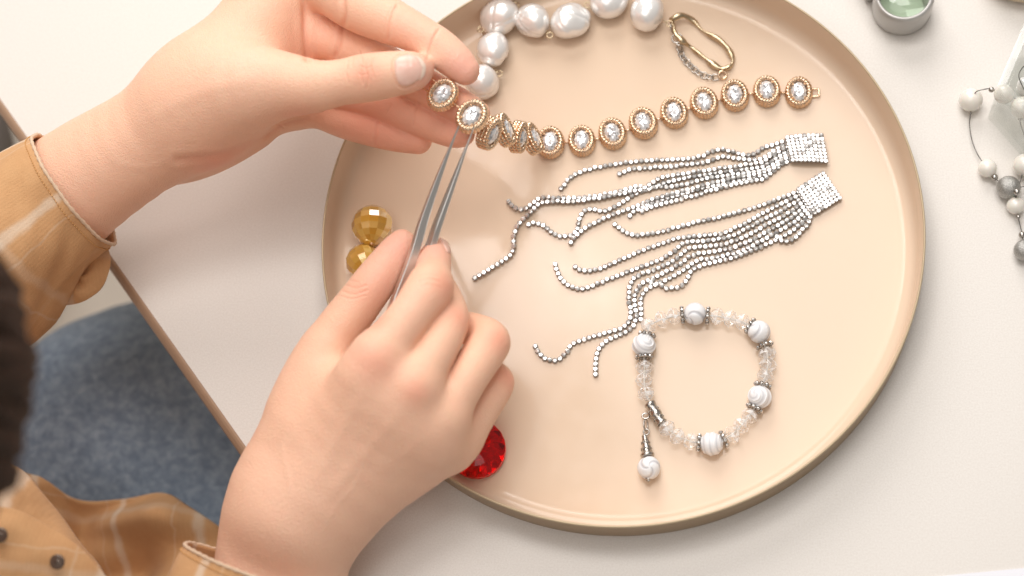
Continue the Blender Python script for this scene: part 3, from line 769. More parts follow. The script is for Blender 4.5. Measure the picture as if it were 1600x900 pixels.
# ------------------------------------------------------------------ rhinestone tassel earrings
def stone_unit():
    cup = lathe([(0, 0), (.125, 0), (.142, .03), (.142, .10), (.132, .125), (.12, .10), (0, .10)], 8, math.pi / 8)
    st_ = lathe([(0, .178), (.09, .175), (.137, .14), (.13, .10), (0, .10)], 8, 0)
    return cup, st_
CUPG, STG = stone_unit()
def lay(path, z, pitch, up=None):
    p = resample(spline(np.array([P(x, y, z) for x, y in path]), 8), pitch)
    t = np.gradient(p, axis=0); return p, t
def strand(par, path, z, pitch=.268, wob=.02):
    p, t = lay(path, z, pitch); cups, stones = [], []
    for c, d in zip(p, t):
        R_ = np.array(frame(d, (rng.normal(0, .12), rng.normal(0, .12), 1))); c = c + [0, 0, rng.uniform(0, wob)]
        cups.append((CUPG[0] @ R_.T + c, CUPG[1])); stones.append((STG[0] @ R_.T + c, STG[1]))
    for a, b in zip(p[:-1], p[1:]): cups.append(sweep([a + [0, 0, .05], b + [0, 0, .05]], .035, 4, caps=False))
    s_ = mk('strand', *join(cups), CUP, par, smooth=False, kind='stuff')
    x = mk('rhinestones', *join([]) if not stones else join(stones), FOIL, s_, smooth=False, kind='stuff') if False else None
    V, F = join(stones); off = wloc(par)
    put('rhinestones', mesh('rhinestones', V - off, F, FOIL, False), s_, kind='stuff')
def block(par, quad, z, nx, ny, lift=0.0):
    q = [P(x, y, z) for x, y in quad]; cups, stones = [], []
    for i in range(nx):
        for j in range(ny):
            u, v = (i + .5) / nx, (j + .5) / ny
            c = (q[0] * (1 - u) + q[1] * u) * (1 - v) + (q[3] * (1 - u) + q[2] * u) * v + np.array([0, 0, lift * math.sin(math.pi * u)])
            R_ = np.array(frame(q[1] - q[0], (rng.normal(0, .06), rng.normal(0, .06), 1))); sx = np.array([.95, .95, 1])
            cups.append((CUPG[0] * sx @ R_.T + c, CUPG[1])); stones.append((STG[0] * sx @ R_.T + c, STG[1]))
    V, F = join(cups); o_ = mk('top_block', V, F, CUP, par, smooth=False, kind='stuff')
    V, F = join(stones); put('rhinestones', mesh('rhinestones', V - wloc(par), F, FOIL, False), o_, kind='stuff')
E1 = thing('tassel_earring', 'silver rhinestone tassel earring just below the gold bracelet with its longest strand reaching the tweezers', 'earring', P(1250, 235, FL))
E2 = thing('tassel_earring', 'silver rhinestone tassel earring whose strands run down to the white bead bracelet', 'earring', P(1285, 290, FL))
for e in (E1, E2): e['group'] = 'pair of rhinestone tassel earrings'
block(E1, [(1226, 214), (1286, 210), (1294, 256), (1236, 254)], FL + .22, 9, 8, .12)
block(E2, [(1244, 296), (1287, 268), (1316, 311), (1272, 338)], FL + .12, 8, 9)
S1 = [[(1229, 220), (1210, 227), (1195, 231), (1180, 241), (1166, 244), (1150, 240), (1128, 235), (1110, 238), (1095, 246), (1060, 250), (1000, 253), (960, 258), (930, 264), (905, 271), (893, 278), (884, 287), (877, 296)],
 [(1230, 226), (1212, 235), (1195, 246), (1180, 251), (1150, 249), (1128, 246), (1105, 254), (1060, 260), (1010, 264), (985, 266), (968, 273)],
 [(1231, 231), (1205, 244), (1190, 255), (1165, 259), (1120, 265), (1080, 271), (1040, 277), (1025, 283), (1010, 293), (998, 299), (970, 304), (930, 312), (890, 316), (850, 317), (838, 323), (825, 337), (810, 352), (803, 370), (803, 388), (795, 402), (775, 415), (757, 427), (742, 435)],
 [(1232, 236), (1210, 250), (1190, 262), (1150, 267), (1100, 274), (1050, 284), (1028, 291), (1010, 299), (998, 292), (985, 295), (960, 302), (920, 309), (880, 311), (850, 310), (838, 314), (826, 325), (812, 328), (801, 323), (795, 316)],
 [(1233, 240), (1212, 256), (1190, 268), (1140, 275), (1100, 281), (1065, 291), (1040, 293), (1020, 294), (1000, 301), (985, 309), (955, 328), (940, 331), (925, 328), (912, 332), (905, 345), (903, 358), (893, 368), (875, 370), (860, 363), (850, 354), (838, 350), (826, 352)],
 [(1234, 244), (1200, 268), (1150, 279), (1110, 288), (1070, 299), (1030, 310), (1000, 321), (960, 336), (940, 345), (915, 357), (900, 370), (892, 380)],
 [(1235, 248), (1208, 268), (1190, 275), (1140, 287), (1100, 295), (1060, 306), (1025, 317), (1000, 327), (984, 338)],
 [(1236, 251), (1215, 262), (1192, 281), (1170, 285), (1140, 291), (1100, 303), (1062, 313), (1020, 324), (1003, 331)]]
for i, s_ in enumerate(S1): strand(E1, s_, FL + (0, 0, .10, .02, 0, .06, .0, .0)[i])
S2 = [[(1247, 300), (1215, 313), (1180, 325), (1140, 337), (1100, 346), (1060, 356), (1030, 364), (1000, 369), (985, 367), (972, 360), (961, 352)],
 [(1250, 305), (1220, 320), (1190, 335), (1160, 352), (1130, 365), (1090, 370), (1060, 373), (1030, 383), (1000, 394), (970, 407), (940, 420), (920, 424), (908, 423), (899, 418)],
 [(1254, 310), (1225, 328), (1195, 343), (1165, 360), (1135, 373), (1100, 378), (1070, 380), (1055, 392), (1035, 405), (1005, 417), (970, 430), (940, 442), (920, 450), (905, 453), (890, 448), (878, 438), (871, 425), (868, 414)],
 [(1257, 315), (1230, 336), (1200, 351), (1170, 368), (1138, 381), (1100, 387), (1076, 390), (1060, 402), (1042, 414), (1012, 426), (993, 434), (984, 448), (983, 470), (986, 488), (983, 504), (968, 515), (940, 523), (910, 532), (893, 540), (885, 552), (873, 563), (855, 563), (843, 553), (837, 542)],
 [(1260, 320), (1235, 343), (1205, 359), (1175, 376), (1142, 389), (1105, 396), (1082, 400), (1064, 412), (1045, 424), (1022, 435), (1003, 444), (993, 458), (992, 475), (994, 492), (991, 508), (976, 521), (955, 530), (940, 540), (933, 555), (931, 570), (931, 586)],
 [(1263, 325), (1240, 349), (1210, 366), (1180, 383), (1148, 397), (1110, 405), (1088, 409), (1070, 422), (1050, 434), (1025, 446), (1010, 453), (1002, 468), (1002, 488), (1001, 500)],
 [(1266, 329), (1250, 352), (1228, 368), (1195, 384), (1155, 401), (1120, 410), (1096, 416), (1080, 425), (1073, 438), (1063, 448), (1045, 452), (1030, 446), (1018, 442)],
 [(1269, 333), (1262, 352), (1250, 365), (1238, 376), (1224, 378), (1214, 372)]]
for i, s_ in enumerate(S2): strand(E2, s_, FL + (0, 0, 0, 0, .0, .0, .02, .06)[i])

# ------------------------------------------------------------------ elastic bracelet of white and clear beads
bb = thing('bead_bracelet', 'stretch bracelet of clear faceted and white patterned beads with a silver cone pendant', 'bracelet', P(1100, 590, FL))
bbo = wloc(bb)
seq = [('w', 1086, 491), ('s', 1106, 493), ('c', 1121, 494), ('c', 1141, 498), ('c', 1160, 503), ('s', 1172, 509), ('w', 1186, 519), ('s', 1195, 540), ('c', 1199, 553), ('c', 1200, 571), ('c', 1196, 588), ('s', 1192, 602), ('w', 1187, 621),
       ('s', 1179, 638), ('c', 1171, 650), ('c', 1158, 665), ('c', 1144, 679), ('s', 1131, 686), ('w', 1112, 694), ('s', 1092, 692), ('c', 1079, 690), ('c', 1058, 682), ('c', 1042, 669), ('t', 1024, 645), ('c', 1009, 615), ('c', 1006, 594), ('c', 1007, 574), ('s', 1006, 558), ('w', 1006, 540), ('s', 1011, 523), ('c', 1013, 508), ('c', 1034, 499), ('c', 1053, 494), ('s', 1066, 492)]
wm = MB('white_resin'); wa = wm.n('ShaderNodeVertexColor', layer_name='line')
wm.col(wm.mix(wa.outputs[0], (.86, .86, .87, 1), (.56, .56, .59, 1))); wm.set(Roughness=.42); WHITE = wm.m
def white_bead(seed, R=.56, dots=False):
    V, F = icos(6 if dots else 5); r_ = np.random.default_rng(seed); ax = r_.normal(size=3) * .5 + [0, 0, 1]; ax /= np.linalg.norm(ax)
    u = np.cross(ax, [1, .3, 0]); u /= np.linalg.norm(u); w = np.cross(ax, u)
    th = np.arccos(np.clip(V @ ax, -1, 1)); ph = np.arctan2(V @ w, V @ u)
    if dots:
        s_ = ph + th * 5.2; row = np.cos(s_ * 2); sp = th * 22 + ph * 2
        d = np.clip(row, 0, 1) ** 2 * np.clip(np.cos(sp * 1.0) * .5 + .5, 0, 1) ** 1.5
        h = .075 * d; ln = np.clip(-row - .2, 0, 1) * .8
    else:
        s_ = ph * 3 + th * 4.0; gr = np.clip(np.cos(s_) - .55, 0, 1) / .45; d = np.clip(np.cos(s_ + 2.2) - .75, 0, 1) / .25 * np.clip(np.cos(th * 30), 0, 1)
        h = -.07 * gr + .03 * d; ln = np.maximum(gr * .9, 0)
    me = mesh('white_bead', V * (R * (1 + h))[:, None], F, WHITE)
    ca = me.color_attributes.new('line', 'FLOAT_COLOR', 'POINT'); k = np.clip(ln, 0, 1); ca.data.foreach_set('color', np.stack([k, k, k, k * 0 + 1], 1).ravel())
    return me
def rondelle(n=12, R=.45, h=.33):
    V = []; 
    for r, z, o in ((.38, h, 0), (.8, h * .62, .5), (1, .02, 0), (1, -.02, 0), (.8, -h * .62, .5), (.38, -h, 0)):
        V += [(R * r * math.cos(2 * math.pi * (k + o) / n), R * r * math.sin(2 * math.pi * (k + o) / n), z) for k in range(n)]
    F = [tuple(range(n)), tuple(range(5 * n, 6 * n))[::-1]]
    for i in range(5):
        A, B_ = i * n, (i + 1) * n
        for k in range(n):
            l = (k + 1) % n
            if i == 2: F.append((A + k, B_ + k, B_ + l, A + l))
            elif i in (0, 3): F += [(A + k, B_ + k, A + l), (A + l, B_ + k, B_ + l)]
            else: F += [(A + k, B_ + k, B_ + l), (A + k, B_ + l, A + l)]
    return np.array(V), F
RON = mesh('crystal_bead', *explode(*rondelle()), GLASSB, smooth=False, fix=False)
sp = [sweep(np.stack([.27 * np.cos(t), .27 * np.sin(t), t * 0], 1), .06, 6, closed=True) for t in [np.linspace(0, 6.283, 25)[:-1]]]
spst = []
for k in range(9):
    a = 2 * math.pi * k / 9; c = np.array([.34 * math.cos(a), .34 * math.sin(a), 0]); R_ = np.array(frame((0, 0, 1), c))
    v, f = lathe([(0, .03), (.10, .02), (.105, .07), (.09, .085)], 10); sp.append((v @ R_.T + c, f))
    v, f = lathe([(0, .125), (.045, .12), (.085, .075), (.085, .03)], 8); spst.append((v @ R_.T + c, f))
SPC = mesh('spacer', *join(sp), SILVER); SPS = mesh('spacer_stones', *join(spst), FOIL, smooth=False)
cen = P(1102, 592, FL + .5); n_ = len(seq); pts = [P(x, y, FL + .5) for _, x, y in seq]
for i, (k, x, y) in enumerate(seq):
    p = pts[i]; d = pts[(i + 1) % n_] - pts[i - 1]; R_ = frame((0, 0, 1), d)     # local z along the cord
    R_ = frame(np.cross(d, [0, 0, 1]), d)
    roll = Matrix.Rotation(rng.uniform(0, 6), 3, 'Z')
    if k == 'w': put('white_bead', white_bead(40 + i, dots=(i in (12, 18, 28))), bb, p - bbo + [0, 0, .08], None)
    elif k == 'c': put('crystal_bead', RON, bb, p - bbo, R_ @ roll, scale=[rng.uniform(.96, 1.04)] * 2 + [1])
    elif k == 's':
        s_ = put('spacer', SPC, bb, p - bbo, R_ @ roll); put('spacer_stones', SPS, s_)
    else:
        pr_ = [(.20, -.62), (.27, -.64), (.31, -.58), (.27, -.52), (.245, -.45), (.26, -.2), (.30, -.12), (.30, .0), (.26, .08), (.245, .3), (.27, .42), (.31, .5), (.27, .58), (.2, .6)]
        v, f = lathe(pr_, 28); t_ = [(v, f)]
        for q in range(6):
            for zc, sg in ((-.32, 1), (.2, -1)):
                a = 2 * math.pi * q / 6; tt_ = np.linspace(0, 4.6, 14); rr = .10 - .015 * tt_
                cx = a + rr * np.cos(tt_) / .26; cz = zc + sg * rr * np.sin(tt_)
                t_.append(sweep(np.stack([.265 * np.cos(cx), .265 * np.sin(cx), cz], 1), .022, 5))
        v, f = join(t_); Rm = np.array(frame(np.cross(pts[i + 1] - pts[i - 1], [0, 0, 1]), pts[i + 1] - pts[i - 1]))
        mk('scroll_tube', v * [1, 1, 1.0] @ Rm.T + p, f, SILVER, bb)
cord = simple('clear_cord', (225, 220, 212), .3); cp = resample(np.array(pts + pts[:1]), .2)
mk('cord', *sweep(cp[:-1], .04, 6, closed=True), cord.m, bb)
mk('pendant_loop', *join([loop(P(1009, 650, FL + .35), .17, .045, (1, .2, 0), (.2, .5, 1)), loop(P(1009, 664, FL + .3), .24, .04, (0, 1, 0), (1, .1, .4), 1.2), loop(P(1010, 675, FL + .3), .14, .04, (1, .2, 0), (.3, 0, 1))]), SILVER, bb)
pa, pb = P(1007, 680, FL + .32), P(1012, 714, FL + .42); dd = pb - pa; L = np.linalg.norm(dd); Rm = np.array(frame(np.cross(dd, [0, 0, 1]), dd))
v, f = lathe([(0, 0), (.12, .0), (.15, .05), (.14, .12), (.19, L * .4), (.27, L * .8), (.33, L * .86), (.35, L * .92), (.33, L * .98), (.30, L), (0, L)], 32)
t_ = [(v, f)]
for q in range(2):
    a = np.linspace(0, 6.283, 60)[:-1]; zz = L * (.35 + .28 * q) + .05 * np.sin(a * 6); rr = .155 + (.27 - .15) * (zz / L - .15) / .65 + .02
    t_.append(sweep(np.stack([rr * np.cos(a), rr * np.sin(a), zz], 1), .018, 5, closed=True))
v, f = join(t_); mk('cone_cap', v @ Rm.T + pa, f, SILVER, bb)
put('white_bead', white_bead(77, .56), bb, P(1014, 731, FL + .56) - bbo)
pe = P(1013, 749, FL + .5); v, f = join([loop(np.array([0, 0, 0.]), .12, .06), loop(np.array([0, 0, .08]), .08, .05)]); mk('end_cap', v @ Rm.T + pe, f, SILVER, bb)
# ------------------------------------------------------------------ loose faceted stones
am = MB('amber_acrylic'); g2 = am.n('ShaderNodeNewGeometry')
am.col(am.ramp(g2.outputs['Random Per Island'], [(0, (.58, .30, .03, 1)), (.5, (.76, .43, .06, 1)), (1, (.92, .63, .16, 1))])); am.set(Metallic=.12, Roughness=.12, Coat_Weight=1.0, Coat_Roughness=.03, Transmission_Weight=.3, IOR=1.5)  # facet tones varied in the colour to imitate uneven reflections
am.set(Specular_IOR_Level=.6)
def faceted(R, nl=10, na=14):
    V, F = lathe([(R * math.sin(math.pi * i / nl) if 0 < i < nl else 0, R * math.cos(math.pi * i / nl)) for i in range(nl + 1)], na); return V, F
for x, y, r, tilt, lab in ((582, 353, 33, (1.35, .25, 0), 'round golden faceted bead beside the tray wall, whole and farther from the hand'), (568, 409, 28, (1.1, -.3, .6), 'round golden faceted bead partly covered by the thumb on the tweezers')):
    rc = pcm(P(x, y, 1), r); c = P(x, y, FL + rc); V, F = faceted(rc); M_ = np.array(__import__('mathutils').Euler(tilt).to_matrix())
    b = thing('faceted_bead', lab, 'bead', c - [0, 0, rc], 'golden faceted beads')
    V2, F2 = explode(V @ M_.T + c, F); put('amber_ball', mesh('amber_ball', V2 - wloc(b), F2, am.m, False, fix=False), b)
    d = M_ @ np.array([0, 0, 1.0]); 
    if d[2] < 0: d = -d
    mk('hole_ring', *loop(c + d * rc * .995, .07, .03, np.cross(d, [1, 0, 0]), d), GOLD, b)
rm = MB('red_crystal'); rm.set(Base_Color=(1.0, .10, .08, 1), Transmission_Weight=1.0, Roughness=.0, IOR=1.45)
rf = MB('red_foil'); g3 = rf.n('ShaderNodeNewGeometry'); rf.set(Base_Color=(.90, .012, .006, 1), Metallic=.8, Roughness=.16)
rc = pcm(P(745, 705, 1), 47); n = 22; V = []; r_ = np.random.default_rng(5)
for r, za, zb, o in ((.10, .34, .34, 0), (.30, .30, .12, 0), (.55, .34, .10, .5), (.80, .30, .14, 0), (.97, .26, .26, .5), (.98, .10, .10, 0), (.6, .02, .02, 0)):
    V += [(rc * r * math.cos(2 * math.pi * (k + o) / n), rc * r * math.sin(2 * math.pi * (k + o) / n), rc * ((za if k % 2 else zb) + (r_.uniform(-.05, .05) if .2 < r < .9 and r != .6 else 0))) for k in range(n)]
F = [tuple(range(n)), tuple(range(6 * n, 7 * n))]
for i in range(6):
    for k in range(n):
        l = (k + 1) % n; F += [(i * n + k, (i + 1) * n + k, i * n + l), (i * n + l, (i + 1) * n + k, (i + 1) * n + l)]
p = P(745, 703, FL + .3); p[2] = FL
tag(put('red_rhinestone', mesh('red_rhinestone', np.array(V), F, rf.m, False), None, p), 'large round bright red cut crystal peeping out beneath the working hand', 'crystal')
put('crystal_top', mesh('crystal_top', *lathe([(0, .68 * rc), (.30 * rc, .66 * rc), (.62 * rc, .56 * rc), (rc, .36 * rc), (rc * 1.0, .28 * rc), (rc * .97, .37 * rc * .9), (0, .36 * rc)], 20), rm.m, False), bpy.data.objects['red_rhinestone'])

# ------------------------------------------------------------------ grey magnifier at the top
gp = MB('grey_metallic_plastic'); gp.set(Base_Color=lin((188, 185, 181)), Roughness=.3, Metallic=.3)
gl = clear(MB('green_tinted_lens'), .93, 1.5, (.93, .97, .93, 1))
c = P(1413, -9, 1.9); c0 = np.array([c[0], c[1], 0]); rl = pcm(c, 40)
MZ = .82
mg = thing('magnifier', 'grey folding magnifier with a pale green lens at the top edge of the table', 'magnifier', c0)
v, f = lathe([(rl * .96, 1.9), (rl * .98, 2.32), (rl * 1.04, 2.42), (rl * 1.12, 2.34), (rl * 1.18, 2.0), (rl * 1.16, .5), (rl * 1.1, .1), (rl * .9, 0), (rl * .9, .2), (rl * .96, 1.9)], 72); mk('housing', v * [1, 1, MZ] + c0, f, gp.m, mg)
v, f = lathe([(rl * .955, 2.05), (rl * .955, 2.2), (rl * .8, 2.37), (rl * .5, 2.5), (0, 2.58), ], 64); v2, f2 = lathe([(0, 1.9), (rl * .6, 1.95), (rl * .955, 2.05)], 64); V, F = join([(v, f), (v2, f2)]); mk('lens', V * [1, 1, MZ] + c0, F, gl.m, mg)
v, f = lathe([(0, .25), (rl * .89, .25)], 48); mk('lens_backing', v + c0, [x[::-1] for x in f], simple('lens_lightener', (214, 222, 204), .5).m, mg)  # bright backing added to lighten the lens
h0, h1 = c0 + np.array([-rl * .8, rl * .55, 0]), P(1330, -60, 0) ; h1[2] = 0
hp = spline([h0 + [0, 0, .9], (h0 + h1) / 2 + [.15, .25, .9], h1 + [0, 0, .9]], 10)
mk('handle', *sweep(hp, np.linspace(1.0, .75, len(hp)), 20, prof=lambda i, a: 1 / max(abs(math.cos(a)) ** 6 + abs(math.sin(a)) ** 6, .2) ** (1 / 6) * .86), gp.m, mg)
cc = lathe([(0, 0), (2.2, 0), (2.5, .5), (2.55, 1.3), (2.4, 1.6), (0, 1.7)], 48)
standin = P(1606, -78, 1.5); standin[2] = 0
tag(put('shadow_blur_form', mesh('shadow_blur_form', *cc, simple('shadow_blur_tan', (205, 186, 158), .4).m), None, standin), 'round tan shadow-blur pot at the top right corner of the table', 'standin')  # tan form added where there is only a blurred shadow

# ------------------------------------------------------------------ clear hexagonal jar with beads
ac = clear(MB('clear_acrylic'), 1.0, 1.6, (.965, .972, .968, 1), rough=.04)
b0, b1 = P(1543, 184, 0), P(1612, 262, 0); e = (b1 - b0); sd = 3.6; e = e / np.linalg.norm(e)
jn = np.array([-e[1], e[0], 0]); 
if jn[0] < 0: jn = -jn
jc = b0 + e * sd / 2 + jn * sd * math.sqrt(3) / 2
a_0 = math.atan2(*(b0 - jc)[[1, 0]])
jar = thing('hexagonal_jar', 'clear acrylic six sided jar of white beads behind the wire pearl necklace', 'jar', jc)
H_ = 3.1
v, f = lathe([(0, .02), (sd, .02), (sd, H_), (sd - .22, H_), (sd - .22, .25), (0, .25)], 6, a_0); mk('body', v + jc, f, ac.m, jar, smooth=False)
v, f = lathe([(0, H_ + .02), (sd - .3, H_ + .02), (sd + .08, H_ + .04), (sd + .08, H_ + .9), (sd - .35, H_ + 1.05), (sd - .5, H_ + .85), (sd - .45, H_ + .3), (0, H_ + .3)], 6, a_0); mk('lid', v + jc, f, ac.m, jar, smooth=False)
PB = mesh('pearl_bead', *icos(3, .48), PEARL)
for i, (dx, dy, k) in enumerate([(0, 0, 0), (1.0, .1, 0), (-1.0, .2, 0), (.4, .95, 0), (-.6, 1.1, 0), (-.5, -.9, 0), (.55, -.95, 0), (1.5, 1.0, 0), (-1.7, 1.0, 0), (-1.5, -.9, 0), (1.6, -.8, 0), (-.7, -.1, .8), (-.2, 1.0, .8)]):
    tag(put('pearl_bead', PB, None, jc + [dx, dy, .26 + .48 + k]), 'small white pearl bead lying loose inside the clear hexagonal jar', 'bead', 'loose pearls in the jar')

# ------------------------------------------------------------------ wire necklace of pearls on the right
wn = thing('wire_necklace', 'thin grey wire necklace with cream pearls and sparkling silver balls at the right edge', 'necklace', P(1560, 280, 0))
wno = wloc(wn)
wire = simple('grey_wire', (120, 116, 112), .3, 1.0)
gb = MB('glitter_silver'); gv = gb.n('ShaderNodeTexVoronoi'); gv.inputs['Scale'].default_value = 1800; gb.l(gb.obj(), gv.inputs['Vector'])
gb.col(gb.ramp(gv.outputs['Distance'], [(.1, (.78, .76, .72, 1)), (.6, (.36, .35, .33, 1))])); gb.set(Metallic=.85, Roughness=.35); gb.bump(gv.outputs['Distance'], .02, .8)
cr = MB('cream_pearl'); cr.set(Base_Color=(.86, .81, .73, 1), Roughness=.25, Coat_Weight=.7, Coat_Roughness=.1, Subsurface_Weight=.1, Subsurface_Scale=.003)
UN = {1: (mesh('pearl', *icos(4), cr.m)), 2: (mesh('silver_ball', *icos(4), gb.m)), 3: (mesh('crimp_bead', *icos(3), SILVER))}
for x, y, r, k, z in [(1517, 156, 18.5, 1, 0), (1569, 147, 15.5, 1, 1.2), (1596, 168, 17, 1, 1.0), (1543, 263, 14.5, 1, 0), (1576, 293, 18.5, 2, 0), (1601, 258, 18, 1, 0), (1587, 321, 14, 1, 0), (1601, 391, 17, 2, 0), (1549, 140, 4.5, 3, 1.3), (1554, 277, 5.5, 3, .3), (1589, 300, 5.5, 3, .9), (1597, 367, 5.5, 3, .2), (1591, 339, 4, 3, .3), (1594, 185, 4, 3, 1.0), (1516, 177, 2.6, 3, .3)]:
    rcc = pcm(P(x, y, .5), r); nm_ = {1: 'pearl', 2: 'silver_ball', 3: 'crimp_bead'}[k]
    put(nm_, UN[k], wn, P(x, y, rcc + z) - wno, None, [rcc] * 3)
for path in ([(1520, 150, 1.0), (1526, 143, 1.3), (1536, 140, 1.4), (1549, 139, 1.4), (1569, 147, 1.7), (1590, 155, 1.7), (1606, 160, 1.5)], [(1517, 174, .5), (1515, 195, .3), (1519, 220, .3), (1528, 242, .3), (1543, 263, .5), (1554, 277, .4), (1576, 293, .5), (1610, 290, .6)],
             [(1596, 168, 1.5), (1594, 190, 1.0), (1602, 220, .8), (1601, 258, .5), (1589, 300, .9), (1587, 321, .5), (1591, 340, .4), (1597, 366, .3), (1601, 391, .5)], [(1604, 100, 3.2), (1596, 108, 3.0), (1592, 120, 2.4), (1600, 140, 1.8)]):
    p = spline(np.array([P(*q) for q in path]), 8); mk('wire', *sweep(p, .026, 6), wire.m, wn)
# paper sheet just entering the frame bottom right
pa_ = [P(1440, 903, .02), P(1640, 884, .02), P(1700, 1050, .02), P(1440, 1080, .02)]
V = np.array(pa_ + [p + [0, 0, .03] for p in pa_]); tag(put('paper_sheet', mesh('paper_sheet', V - pa_[0], [(3, 2, 1, 0), (4, 5, 6, 7), (0, 1, 5, 4), (1, 2, 6, 5), (2, 3, 7, 6), (3, 0, 4, 7)], simple('white_paper', (236, 236, 242), .6).m, False), None, pa_[0]), 'white paper sheet whose edge shows at the bottom right corner', 'paper')
# ------------------------------------------------------------------ shirt, jeans, hair
def cloth(name, rot=0.0):
    m = MB(name); uv = m.n('ShaderNodeUVMap'); sx = m.n('ShaderNodeSeparateXYZ'); m.l(uv.outputs[0], sx.inputs[0]); wv = m.math('MULTIPLY', m.math('SUBTRACT', m.noise(.8, 3), .5), .5); u, v = m.math('ADD', sx.outputs[0], wv), m.math('ADD', sx.outputs[1], wv)
    def stripe(c, per, w, off=0.0):
        a = m.math('PINGPONG', m.math('ADD', m.math('MULTIPLY', c, 1 / per), off + 200.0), .5)
        x = m.n('ShaderNodeMapRange', interpolation_type='SMOOTHSTEP'); m.l(a, x.inputs[0]); x.inputs[1].default_value = w / per * .85; x.inputs[2].default_value = w / per * .15; x.inputs[3].default_value = 0; x.inputs[4].default_value = 1; return x.outputs[0]
    base = m.mix(m.noise(.9, 3), (.52, .265, .115, 1), (.64, .37, .18, 1))
    a = stripe(u, 4.6, .42); b = stripe(v, 5.6, .42, .3); t = stripe(u, 4.6, .1, .22); t2 = stripe(v, 5.6, .1, .12)
    wx = m.n('ShaderNodeTexWave'); wx.inputs['Scale'].default_value = 1.9; wx.inputs['Distortion'].default_value = 0; m.l(uv.outputs[0], wx.inputs['Vector'])
    weave = m.noise(22, 2); base = m.mix(m.math('MULTIPLY', wx.outputs['Fac'], .09), base, (.40, .19, .07, 1)); base = m.mix(m.math('MULTIPLY', m.noise(14, 3, .7), .35), base, (.74, .47, .25, 1))
    w1 = m.math('MULTIPLY', m.math('ADD', m.math('MULTIPLY', a, .55), m.math('MULTIPLY', b, .2)), m.math('ADD', m.math('MULTIPLY', weave, .7), .45))
    w2 = m.math('MULTIPLY', m.math('MAXIMUM', t, t2), .16)
    m.col(m.mix(m.math('MINIMUM', m.math('ADD', w1, w2), 1.0), base, (.82, .74, .62, 1)))
    m.set(Roughness=.85, Sheen_Weight=.08, Sheen_Roughness=.5, Specular_IOR_Level=.2)
    m.bump(m.noise(16, 3, .7), .03, .9)
    m.bump(wx.outputs['Fac'], .012, .3); m.bump(m.noise(.8, 3, .5), .16, .4); return m.m
SHIRT = cloth('tan_check_cloth')
STITCH = simple('stitch_thread', (214, 164, 104), .8).m
def sleeve(name, ax, radii, squash, seam, th=.12, nu=96, folds=None, uoff=0.0, side=(0, 0, 1)):
    """hollow sleeve round the axis points ax (cm); radii per point; first point is the cuff edge"""
    A = spline(np.c_[np.array(ax), np.array(radii)], 10); m = len(A); C, R = A[:, :3], A[:, 3]
    t = np.gradient(C, axis=0); t /= np.linalg.norm(t, axis=1)[:, None]; L = np.r_[0, np.cumsum(np.linalg.norm(np.diff(C, axis=0), axis=1))]
    V, UV = [], []
    def ring(i, dr):
        x = np.cross(side, t[i]); x /= np.linalg.norm(x); z = np.cross(t[i], x)
        for k in range(nu):
            a = 2 * math.pi * k / nu; f = folds(a, L[i]) if folds else 0
            r = R[i] + f + dr; V.append(C[i] + x * r * math.cos(a) + z * r * squash * math.sin(a)); UV.append((a * R[0] + uoff, L[i]))
    for i in range(m): ring(i, 0)
    for i in range(min(m, 14)): ring(i, -th)
    F = [(i * nu + k, (i + 1) * nu + k, (i + 1) * nu + (k + 1) % nu, i * nu + (k + 1) % nu) for i in range(m - 1) for k in range(nu)]
    b = m * nu; ni = min(m, 14)
    F += [(b + i * nu + k, b + i * nu + (k + 1) % nu, b + (i + 1) * nu + (k + 1) % nu, b + (i + 1) * nu + k) for i in range(ni - 1) for k in range(nu)]
    F += [(k, (k + 1) % nu, b + (k + 1) % nu, b + k) for k in range(nu)]
    return np.array(V), F, np.array(UV), C, t, L
def lfold(a, L):
    e = min(1, L / 5.0)
    return (.05 * math.sin(9 * a + L) * math.exp(-L / 3) + min(1, L / 1.5) * .05 * math.sin(13 * a + 2.2 * L + 2 * math.sin(a * 2)) + e * (.30 * math.sin(2.3 * a + L * .55 + 1) * math.sin(L * .75 + a) + .22 * math.sin(4 * a - L * .6) + .12 * math.sin(7 * a + 1.1 * L)))
axL = [P(116, 296, 5.5), P(70, 328, 5.3), P(-10, 393, 5.0), P(-110, 470, 4.2), P(-230, 560, 4), P(-420, 690, 6), (-54, -16, 10)]
V, F, UV, C, t, L = sleeve('l', axL, [3.3, 3.6, 4.3, 4.9, 5.4, 5.8, 6.4], 1.02, 1, folds=lfold, uoff=1.0)
shirt_l = mk('sleeve', V, F, SHIRT, person, uv=UV)
nu = 96
def hem(V, i0, i1, par):
    R_ = resample(np.vstack([V[k * nu:(k + 1) * nu][None] for k in (i0,)])[0], .05); 
    return R_
# rolled edge and a row of stitches, each its own little raised thread
def cuff_trim(V, par):
    e = np.vstack([V[:nu], V[:1]]); e = resample(e, .22); c = e[:-1].mean(0)
    mk('cuff_hem', *sweep(e[:-1], [.085 + .022 * ((i % 2) * 2 - 1) for i in range(len(e) - 1)], 8, closed=True), SHIRT, par, uv=None)
    r2 = V[2 * nu:3 * nu]; r2 = np.vstack([r2, r2[:1]]); r2 = resample(r2, .17); cc = r2.mean(0); parts = []
    for a, b in zip(r2[:-1:1], r2[1::1]):
        n = (a + b) / 2 - cc; n /= np.linalg.norm(n); parts.append(sweep([a + n * .01, a * .45 + b * .55 + n * .05, a * .2 + b * .8 + n * .01], .022, 5))
    mk('stitching', *join(parts), STITCH, par, kind='stuff')
cuff_trim(V, person)
